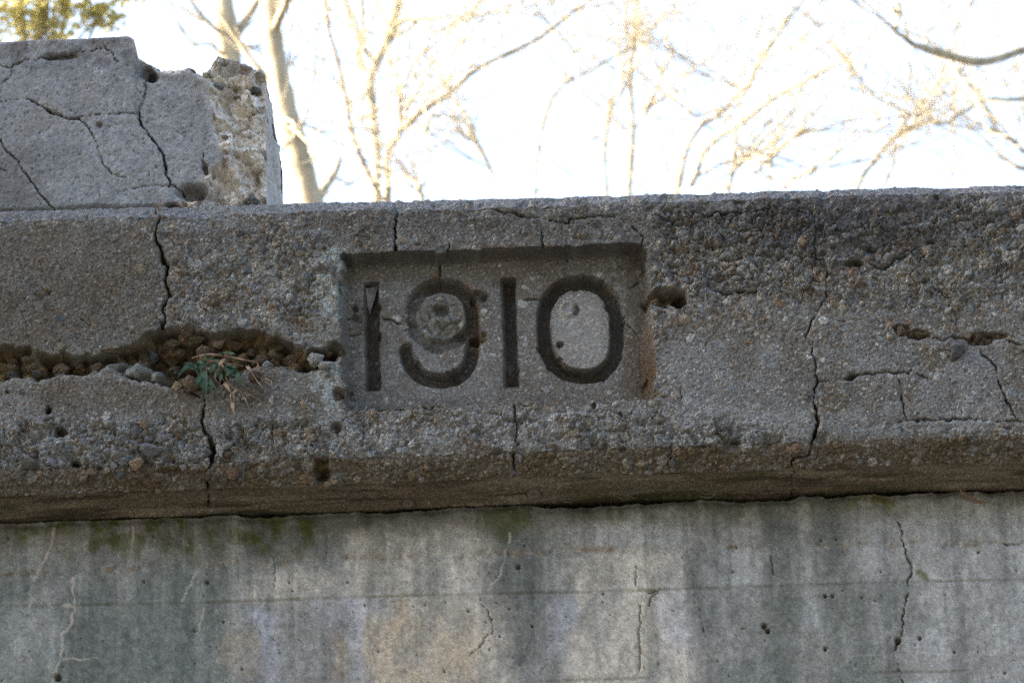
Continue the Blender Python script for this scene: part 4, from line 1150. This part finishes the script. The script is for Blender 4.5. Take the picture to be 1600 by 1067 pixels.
def cobweb(u, v, n, spread, label, mat=M_WEB, thick=0.00045):
    o = empty("cobweb", tuple(sof_pt(u, v)))
    tag(o, label, "cobweb", "cobwebs under the ledge")
    c = np.array(o.location)
    for k in range(n):
        a = random.uniform(0, 2 * math.pi); L = spread * random.uniform(0.4, 1.0)
        e_ = c + np.array([math.cos(a) * L, -0.2 * abs(math.sin(a)) * L, 0]) + np.array([0, 0, 0.001])
        e_[1] = np.clip(c[1] + math.sin(a) * L * 0.9, SOF_Y0 + 0.004, SOF_Y1 - 0.004); e_[2] = c[2] - (e_[1] - c[1]) * SOF_H / (SOF_Y1 - SOF_Y0) + 0.001
        m_ = (c + e_) / 2 + np.array([0, 0, -random.uniform(0.002, 0.008)])
        s0 = c + np.array([random.uniform(-1, 1), random.uniform(-1, 1), 0]) * spread * 0.2
        add_tube("strand", [s0, m_, e_], thick, thick * 0.7, mat, o, c, 4, 3)
    return o


cobweb(870, 776, 16, 0.045, "pale dusty cobweb beside the mud nest under the numeral 0")
cobweb(985, 768, 18, 0.050, "pale dusty cobweb under the beam below the right edge of the panel")
cobweb(575, 768, 7, 0.050, "thin cobweb strands under the beam below the first numeral 1")
cobweb(1120, 768, 7, 0.045, "thin cobweb strands under the beam left of the long right-hand crack")
film_V = []; film_F = []
tri = [ray(571, 450, 0.050), ray(593, 441, 0.050), ray(577, 492, 0.056)]
NF = 10
fid = {}
for i_ in range(NF + 1):
    for j_ in range(NF + 1 - i_):
        a_, b2 = i_ / NF, j_ / NF
        p_ = tri[0] * (1 - a_ - b2) + tri[1] * a_ + tri[2] * b2 + np.array([random.uniform(-.0008, .0008), 0.010 * math.sin(math.pi * (a_ + b2) * 0.9) * (0.6 + 0.4 * a_) + random.uniform(-.001, .001), random.uniform(-.0008, .0008)])
        fid[(i_, j_)] = len(film_V); film_V.append(p_)
for i_ in range(NF):
    for j_ in range(NF - i_):
        film_F.append((fid[(i_, j_)], fid[(i_ + 1, j_)], fid[(i_, j_ + 1)]))
        if j_ < NF - i_ - 1:
            film_F.append((fid[(i_ + 1, j_)], fid[(i_ + 1, j_ + 1)], fid[(i_, j_ + 1)]))
film = empty("cobweb", tuple(tri[0]))
tag(film, "grey dusty web sheet across the top of the first carved 1", "cobweb")
link(bpy.data.objects.new("web_sheet", mesh_np("web_sheet", np.array(film_V) - np.array(film.location), film_F, M_FILM)), film)
tuft = empty("root_tuft", tuple(ray(1505, 768, SOF_Y1 - 0.004)))
tag(tuft, "pale dry rootlets hanging from the joint at the right under the beam", "rootlets")
for g in ([(1500, 766), (1512, 774), (1522, 782), (1536, 786)], [(1503, 768), (1508, 779), (1518, 780), (1528, 787)], [(1500, 770), (1515, 777), (1530, 783), (1543, 785)], [(1506, 770), (1520, 779), (1534, 788)]):
    add_tube("rootlet", [ray(p[0], p[1], SOF_Y1 - 0.006 - random.uniform(0, 0.006)) for p in g], 0.0014, 0.0008, M_DRY, tuft, np.array(tuft.location))

# ------------------------------------------------------------------ ground
gx = np.concatenate([[-400, -200, -80, -40], np.linspace(-24, 24, 33), [40, 80, 200, 400]])
gy = np.concatenate([[-400, -150, -60, -42], np.linspace(-39, 0, 40), [0.30, 0.45], np.linspace(1, 50, 40), [70, 120, 220, 400]])
GX, GY = np.meshgrid(gx, gy)


def ground_z(x, y):
    return np.where(y > 0.42, 3.15 + 0.05 * np.clip(y, 0, 60) + 0.25 * (vn(x + 500, y + 500, 6.0, 7) - 0.5), 1.0 * np.clip(-9.5 - y, 0, 28) + 0.08 * (vn(x + 500, y + 500, 3.0, 9) - 0.5))  # bank behind the camera is added to hold back skylight from the wall


GP = np.stack([GX, GY, ground_z(GX, GY)], -1)
idx = np.arange(GX.size).reshape(GX.shape)
q = np.stack([idx[:-1, :-1], idx[:-1, 1:], idx[1:, 1:], idx[1:, :-1]], -1).reshape(-1, 4)
gr = link(bpy.data.objects.new("ground", mesh_np("ground", GP.reshape(-1, 3), q, M_GROUND)))
gr["kind"] = "structure"


# ------------------------------------------------------------------ unseen concrete mass added at left to keep sun off the beam
def chamfered_box(name, x0, x1, y0, y1, z0, z1, c, parent, off):
    o8 = [(x0 + c, y0), (x1 - c, y0), (x1, y0 + c), (x1, y1 - c), (x1 - c, y1), (x0 + c, y1), (x0, y1 - c), (x0, y0 + c)]
    Vv = [(x - off[0], y - off[1], z - off[2]) for z in (z0, z1) for x, y in o8] + [((x0 + x1) / 2 - off[0], (y0 + y1) / 2 - off[1], z1 - off[2])]
    F4 = [(k, (k + 1) % 8, 8 + (k + 1) % 8, 8 + k) for k in range(8)] + [(8 + k, 8 + (k + 1) % 8, 16, 16) for k in range(8)]
    me = bpy.data.meshes.new(name); me.from_pydata(Vv, [], [f if f[2] != f[3] else f[:3] for f in F4]); me.materials.append(M_BLOCKER)
    return link(bpy.data.objects.new(name, me), parent)


M_BLOCKER = noise_mat("grey_blocker_concrete", (0.20, 0.19, 0.18), (0.32, 0.31, 0.29), 4.0, 0.92, 0.5, 0.01)
blocker = empty("sun_blocker", (-3.95, 0.5, 0.0))
tag(blocker, "tall plain concrete mass added out of view at left to shade the beam", "blocker")
chamfered_box("shaft", -4.5, -3.4, -0.7, 1.7, -0.3, 6.6, 0.05, blocker, blocker.location)
chamfered_box("cap", -4.6, -3.3, -0.8, 1.8, 6.6, 6.9, 0.04, blocker, blocker.location)

# ------------------------------------------------------------------ trees behind
def twig_set(rnd, starts, depth, Vs, Fs, length, rad):
    """fine wood growing out of given (point, direction) pairs"""
    for p, dvec in starts:
        pts = [np.array(p)]; dv_ = np.array(dvec) / (np.linalg.norm(dvec) + 1e-9)
        L = length * rnd.uniform(0.5, 1.2); n = 5
        kids = []
        for k in range(n):
            dv_ = dv_ + np.array([rnd.uniform(-.17, .17), rnd.uniform(-.17, .17), rnd.uniform(-.12, .18)])
            dv_ /= np.linalg.norm(dv_)
            pts.append(pts[-1] + dv_ * L / n)
            if depth > 0 and rnd.random() < 0.62:
                side = dv_ + np.array([rnd.uniform(-1, 1), rnd.uniform(-.8, .8), rnd.uniform(-.4, .8)])
                kids.append((pts[-1], side))
        Vv, F = tube_geo(pts, np.linspace(rad, rad * 0.45, n + 1), 4, 0.2)
        b0 = len(Vs); Vs.extend(Vv); Fs.extend([tuple(i + b0 for i in f) for f in F])
        if depth > 0:
            twig_set(rnd, kids, depth - 1, Vs, Fs, length * 0.62, rad * 0.62)


def tree(label, Y, trunk, branches, seed, twig_n=26, twig_len=1.2, name="bare_tree", mat=M_BARK):
    """trunk and branches are (u, v, width in px) at depth Y; the trunk goes on down to the ground"""
    rnd = random.Random(seed)
    sc_ = (Y - EYE[1]) / math.cos(PITCH) / FPX                        # metres per px out there
    def to3(pts, dy0, drift):
        out = []; rad = []
        for i, (u, v, w) in enumerate(pts):
            out.append(ray(u, v, Y + dy0 + drift * i)); rad.append(max(0.52 * w * sc_, 0.006))
        return out, rad
    tp, tr = to3(trunk, 0, 0)
    foot = np.array([tp[0][0] + rnd.uniform(-0.3, 0.3), Y, 0.0]); foot[2] = float(ground_z(np.array(foot[0]), np.array(Y))) - 0.2
    root = empty(name, tuple(foot))
    tag(root, label, "tree", "bare trees behind the beam" if name == "bare_tree" else None)
    q0 = tp[0] + (tp[0] - tp[1]) * 1.5
    t8 = np.linspace(0, 1, 8)[:-1, None]
    below = np.append(foot, tr[0] * 1.9) * (1 - t8) + np.append(q0, tr[0] * 1.05) * t8
    arr = np.vstack([below, smooth_line([np.append(q0, tr[0] * 1.05)] + [np.append(p, r) for p, r in zip(tp, tr)], 6)])
    Vv, F = tube_geo(arr[:, :3] - foot, np.maximum(arr[:, 3], 0.006), 10, 0.16)
    link(bpy.data.objects.new("trunk", mesh_np("trunk", Vv, F, mat)), root)
    starts = []
    lines3 = [arr[12:]]
    for bpts in branches:
        dy = rnd.uniform(-0.35, 0.35); dr = rnd.uniform(-0.25, 0.25)
        p3, r3 = to3(bpts, 0.0, dr)
        a = smooth_line([np.append(p, r) for p, r in zip(p3, r3)], 5)
        Vv, F = tube_geo(a[:, :3] - foot, np.maximum(a[:, 3], 0.004), 7, 0.30)
        link(bpy.data.objects.new("branch", mesh_np("branch", Vv, F, mat)), root)
        lines3.append(a)
    for k in range(int(twig_n * 0.85)):
        a = rnd.choice(lines3); i = rnd.randint(1, len(a) - 2)
        t_ = a[i + 1, :3] - a[i - 1, :3]; t_ /= np.linalg.norm(t_) + 1e-9
        starts.append((a[i, :3], t_ * 0.9 + np.array([rnd.uniform(-.8, .8), rnd.uniform(-.6, .6), rnd.uniform(-.1, .7)])))
    for a in lines3:                                                  # limbs go on past the picture's edge
        starts.append((a[-1, :3], a[-1, :3] - a[-3, :3]))
    Vs, Fs = [], []
    twig_set(rnd, starts, 1, Vs, Fs, twig_len * 1.5, 0.0062)
    if Vs:
        o = link(bpy.data.objects.new("twigs", mesh_np("twigs", np.array(Vs) - foot, Fs, M_TWIG)), root)
        o["kind"] = "stuff"
    return root


tree("thick pale trunk leaning left beside the broken block", 17.0,
     [(487, 330, 44), (478, 290, 40), (462, 230, 37), (447, 175, 35), (434, 110, 33), (425, 50, 31), (420, -30, 30), (410, -150, 26), (380, -330, 18)],
     [[(488, 318, 22), (505, 297, 15), (524, 268, 11), (531, 245, 9)], [(438, 150, 12), (405, 110, 9), (370, 60, 8), (340, 20, 6), (300, -30, 4)], [(425, 55, 16), (445, 10, 12), (480, -60, 9)],
      [(447, 110, 3), (470, 80, 2.5), (505, 30, 2)], [(440, 185, 4), (458, 192, 4), (460, 212, 4), (446, 232, 3)], [(442, 205, 3), (456, 200, 3), (452, 218, 3)], [(432, 120, 4), (400, 150, 3), (430, 190, 3)], [(455, 185, 3), (490, 200, 2.5), (515, 208, 2)]], 11, 22, 0.9)
tree("broad forked trunk at the top left, above the broken end of the block", 21.0,
     [(372, 190, 36), (364, 130, 34), (358, 80, 34), (352, 30, 34), (344, -30, 30), (330, -200, 24)],
     [[(360, 70, 16), (385, 30, 14), (410, -10, 12), (440, -70, 8)], [(356, 60, 8), (320, 30, 7), (290, -10, 5)], [(360, 100, 6), (330, 70, 5), (300, 66, 4), (262, 20, 3)], [(365, 60, 5), (390, 75, 4), (420, 60, 3)]], 12, 26, 1.1)
tree("many-stemmed tree with a long branch sweeping up to the right", 19.0,
     [(604, 330, 13), (606, 280, 12), (605, 250, 11), (618, 215, 10), (640, 190, 10)],
     [[(640, 190, 10), (672, 165, 11), (705, 143, 11), (740, 112, 8), (790, 85, 7), (838, 62, 7), (880, 30, 6), (930, -8, 5), (1010, -70, 4)], [(596, 312, 8), (578, 275, 8), (560, 235, 8), (546, 190, 7), (540, 150, 6), (526, 90, 6), (512, 40, 6), (505, -30, 5)],
      [(604, 240, 6), (624, 200, 6), (626, 150, 5), (650, 95, 4), (700, 55, 3)], [(545, 195, 4), (575, 180, 4), (590, 172, 3)], [(546, 185, 3), (525, 188, 3), (515, 196, 3)], [(620, 205, 3), (640, 165, 3), (668, 120, 3), (720, 70, 2.5), (745, 50, 2)], [(690, 152, 2.5), (725, 110, 2.5), (760, 100, 2), (800, 85, 2)],
      [(755, 105, 3), (790, 145, 2.5), (820, 178, 2.2), (840, 202, 2)]], 13, 34, 1.0)
tree("knotty dark stem rising steeply above the trunk fork", 23.0,
     [(585, 200, 14), (582, 165, 15), (578, 125, 17), (590, 95, 15), (606, 60, 16), (616, 25, 17), (624, -20, 16), (640, -160, 12)],
     [[(578, 128, 12), (560, 90, 13), (562, 60, 11), (545, 20, 10), (530, -30, 8)], [(607, 60, 8), (625, 35, 8), (655, 30, 7), (686, 27, 5)], [(670, 60, 4), (690, 48, 4), (722, 35, 3), (760, 10, 2)], [(604, 62, 5), (640, 45, 5), (660, 30, 4), (720, 26, 3), (800, 22, 2.5), (870, 26, 2)], [(582, 130, 6), (565, 160, 5), (570, 200, 4), (582, 215, 3)], [(588, 100, 8), (570, 75, 7), (566, 20, 6), (560, -30, 4)]], 14, 40, 1.2)
tree("low crooked sapling just over the beam's edge, left of centre", 18.0,
     [(662, 330, 8), (658, 308, 9), (650, 285, 7), (640, 275, 6)], [[(656, 300, 6), (663, 280, 5), (668, 250, 4), (666, 195, 5), (680, 180, 5), (690, 176, 4)], [(650, 285, 5), (635, 278, 4), (622, 282, 3)], [(668, 250, 3), (670, 225, 3), (668, 200, 4)], [(680, 182, 3), (700, 182, 2.5), (720, 190, 2)]], 15, 20, 0.55)
tree("thin stem bending over to the left near the middle", 22.0,
     [(784, 330, 5), (778, 300, 6), (768, 270, 6), (755, 240, 7), (744, 222, 8), (738, 200, 7), (728, 178, 6), (708, 155, 4)], [[(744, 224, 7), (732, 216, 6), (722, 210, 4), (705, 196, 2)], [(768, 268, 4), (762, 262, 3), (748, 255, 2)]], 16, 14, 0.7)
tree("slender forked tree whose branch bows right, near the middle", 24.0,
     [(838, 330, 6), (834, 300, 6), (836, 262, 6), (843, 225, 6), (849, 190, 6), (862, 155, 6), (880, 130, 5)], [[(880, 130, 5), (886, 100, 4), (898, 80, 4), (920, 70, 3), (885, 60, 2)], [(880, 131, 5), (908, 118, 4), (936, 102, 6), (965, 85, 5), (988, 68, 7), (1000, 40, 6), (1010, -10, 5), (1020, -90, 4)], [(838, 300, 4), (848, 290, 4), (858, 280, 3)], [(900, 82, 3), (880, 62, 2.5), (860, 40, 2)]], 17, 24, 1.0)
tree("upright stem, left one of the close pair right of centre", 26.0,
     [(948, 330, 7), (946, 290, 8), (943, 255, 8), (946, 215, 8), (950, 180, 9), (957, 150, 7), (968, 132, 5)], [[(950, 185, 4), (962, 160, 4), (972, 135, 3), (980, 110, 2)], [(968, 132, 3), (975, 100, 3), (985, 60, 2)]], 18, 14, 0.8)
tree("upright stem, right one of the close pair right of centre", 24.0,
     [(982, 330, 9), (983, 290, 10), (986, 240, 11), (988, 205, 9), (986, 160, 8), (986, 110, 7), (990, 70, 7), (993, 20, 6), (998, -60, 5)], [[(986, 208, 4), (972, 200, 4), (964, 192, 3)], [(988, 205, 5), (1005, 185, 4), (1020, 160, 3), (1030, 135, 3), (1060, 118, 2)], [(1004, 190, 3), (1010, 172, 4), (1020, 160, 3)], [(990, 60, 4), (1010, 50, 3), (1040, 25, 3), (1070, 0, 2)]], 19, 26, 1.0)
tree("tree with two arching stems rising right from the beam edge", 20.0,
     [(1052, 330, 10), (1058, 300, 10), (1064, 275, 9), (1070, 245, 7), (1082, 215, 7), (1098, 194, 7)],
     [[(1098, 194, 7), (1120, 183, 7), (1140, 165, 6), (1150, 148, 7), (1172, 132, 6), (1182, 105, 7), (1196, 80, 8), (1215, 55, 7), (1230, 30, 6), (1248, 10, 5), (1280, -50, 4)], [(1080, 290, 8), (1090, 268, 8), (1098, 240, 7), (1120, 218, 7), (1150, 198, 7), (1180, 175, 7), (1210, 152, 7), (1250, 132, 7), (1285, 112, 7), (1305, 100, 6), (1325, 96, 3)],
      [(1080, 280, 4), (1100, 270, 6), (1125, 258, 4), (1155, 248, 4)], [(1098, 192, 4), (1085, 182, 3), (1100, 178, 3)], [(1150, 148, 4), (1158, 140, 4), (1148, 136, 3)], [(1182, 102, 3), (1205, 85, 3), (1240, 74, 3)], [(1104, 272, 4), (1104, 250, 3), (1108, 240, 2)], [(1030, 130, 4), (1012, 165, 5), (1002, 195, 4)]], 20, 40, 0.9)
tree("bushy low tree with short thick shoots right of the arching stems", 18.0,
     [(1130, 330, 7), (1138, 295, 7), (1146, 268, 7), (1158, 250, 8)],
     [[(1158, 250, 8), (1180, 245, 6), (1190, 236, 7)], [(1160, 250, 5), (1185, 252, 4), (1200, 262, 3)], [(1200, 300, 5), (1208, 232, 7), (1216, 218, 6), (1222, 190, 3)], [(1240, 215, 7), (1258, 206, 8), (1280, 204, 5)], [(1225, 294, 7), (1245, 275, 8), (1265, 268, 9), (1272, 262, 6)], [(1265, 270, 4), (1290, 262, 3), (1315, 258, 3), (1335, 252, 2)], [(1180, 270, 5), (1188, 262, 4), (1200, 250, 3)], [(1050, 298, 5), (1090, 296, 5), (1150, 290, 5)]], 21, 44, 0.6)
tree("tree at the right with a long branch dipping across the top corner", 16.0,
     [(1720, 330, 30), (1715, 200, 28), (1700, 90, 24), (1690, 0, 22), (1680, -150, 18)],
     [[(1702, 95, 12), (1650, 62, 13), (1605, 76, 12), (1570, 88, 13), (1535, 97, 13), (1500, 92, 13), (1465, 82, 12), (1440, 74, 11), (1426, 69, 8), (1395, 45, 5)], [(1484, 92, 6), (1490, 108, 8), (1500, 125, 7), (1512, 142, 5), (1522, 152, 4)], [(1400, 45, 6), (1404, 18, 9), (1396, -6, 9), (1390, -60, 8)], [(1396, 20, 4), (1388, 12, 4), (1386, -10, 4)], [(1450, 66, 5), (1444, 54, 4), (1456, 44, 3)], [(1484, 92, 3), (1488, 60, 2), (1510, 20, 2), (1520, -10, 2)]], 22, 26, 0.8)
tree("tree at the right with a thin branch climbing to the right edge", 19.0,
     [(1325, 330, 8), (1338, 295, 7), (1350, 272, 8), (1365, 252, 8), (1385, 228, 8), (1408, 208, 8), (1432, 196, 9)],
     [[(1432, 196, 8), (1455, 190, 8), (1478, 192, 7), (1490, 184, 6), (1518, 168, 6), (1540, 155, 6), (1570, 156, 6), (1605, 153, 7), (1680, 140, 6)], [(1446, 192, 5), (1456, 183, 5), (1440, 165, 5), (1420, 155, 5), (1400, 150, 4), (1380, 145, 3)], [(1364, 150, 4), (1350, 132, 4), (1340, 120, 3)], [(1395, 250, 5), (1398, 225, 4), (1400, 212, 4)], [(1378, 292, 5), (1390, 272, 5), (1398, 250, 4)], [(1440, 138, 3), (1465, 146, 3), (1490, 150, 3), (1530, 156, 2.5)]], 23, 34, 0.8)
tree("tree at the far right with drooping twigs crossing the climbing branch", 22.0,
     [(1690, 360, 16), (1660, 300, 14), (1620, 268, 10), (1592, 262, 8), (1575, 252, 6), (1562, 246, 5)],
     [[(1620, 268, 8), (1600, 236, 6), (1582, 220, 7), (1562, 207, 7), (1545, 200, 5), (1530, 192, 4)], [(1560, 205, 3), (1545, 180, 5), (1535, 165, 5), (1522, 145, 4), (1508, 120, 3)], [(1478, 290, 4), (1486, 270, 4), (1492, 255, 3)], [(1640, 290, 6), (1620, 240, 4), (1598, 200, 3)]], 24, 34, 0.9)

# leafy yellow-green tree behind the block, top left
def leafy_tree(label, Y, blobs, seed, nleaf=2300):
    rnd = np.random.default_rng(seed)
    c0 = ray(60, 120, Y); foot = np.array([c0[0], Y, 0.0]); foot[2] = float(ground_z(np.array(foot[0]), np.array(Y))) - 0.2
    root = empty("leafy_tree", tuple(foot))
    tag(root, label, "tree")
    arr = smooth_line([np.append(foot, 0.10), np.append(foot * 0.5 + c0 * 0.5, 0.06), np.append(c0, 0.03), np.append(ray(70, -60, Y), 0.02), np.append(ray(60, -250, Y), 0.01)], 6)
    Vv, F = tube_geo(arr[:, :3] - foot, arr[:, 3], 9, 0.15)
    link(bpy.data.objects.new("trunk", mesh_np("trunk", Vv, F, M_BARK)), root)
    sc_ = (Y - EYE[1]) / math.cos(PITCH) / FPX
    Vs = []; Fs = []
    tot = sum(b[4] for b in blobs)
    for (u, v, ru, rv, wt) in blobs:
        cen = ray(u, v, Y)
        Vv, F = tube_geo(smooth_line([arr[8, :3] * 0.6 + arr[16, :3] * 0.4, (arr[12, :3] + cen) / 2 + np.array([0, 0, -0.1]), cen], 4) - foot, np.linspace(0.012, 0.006, 9), 5, 0.1)
        link(bpy.data.objects.new("branch", mesh_np("branch", Vv, F, M_BARK)), root)
        for _ in range(int(nleaf * wt / tot)):
            d = rnd.normal(size=3); d *= (rnd.random() ** 0.45) / np.linalg.norm(d)
            p = cen + d * np.array([ru * sc_, 0.6 * ru * sc_, rv * sc_])
            a = rnd.normal(size=3); a /= np.linalg.norm(a); b = np.cross(a, rnd.normal(size=3)); b /= np.linalg.norm(b)
            L = rnd.uniform(0.025, 0.05); w = L * 0.38
            k = len(Vs)
            Vs += [p, p + a * L * 0.5 + b * w, p + a * L, p + a * L * 0.5 - b * w]
            Fs.append((k, k + 1, k + 2, k + 3))
    o = link(bpy.data.objects.new("crown", mesh_np("crown", np.array(Vs) - foot, Fs, M_LEAF, None, False)), root)
    return root


leafy_tree("sunlit yellow-green leafy tree behind the block in the top left corner", 15.0,
           [(30, 20, 60, 34, 3), (100, 10, 60, 36, 3), (160, 25, 45, 26, 2), (60, 50, 70, 20, 2), (-40, 30, 60, 40, 2), (130, -50, 70, 40, 2), (20, -60, 80, 40, 2), (205, -20, 40, 40, 1.4), (-100, -30, 60, 60, 1.5), (90, -130, 70, 50, 1.5)], 31)
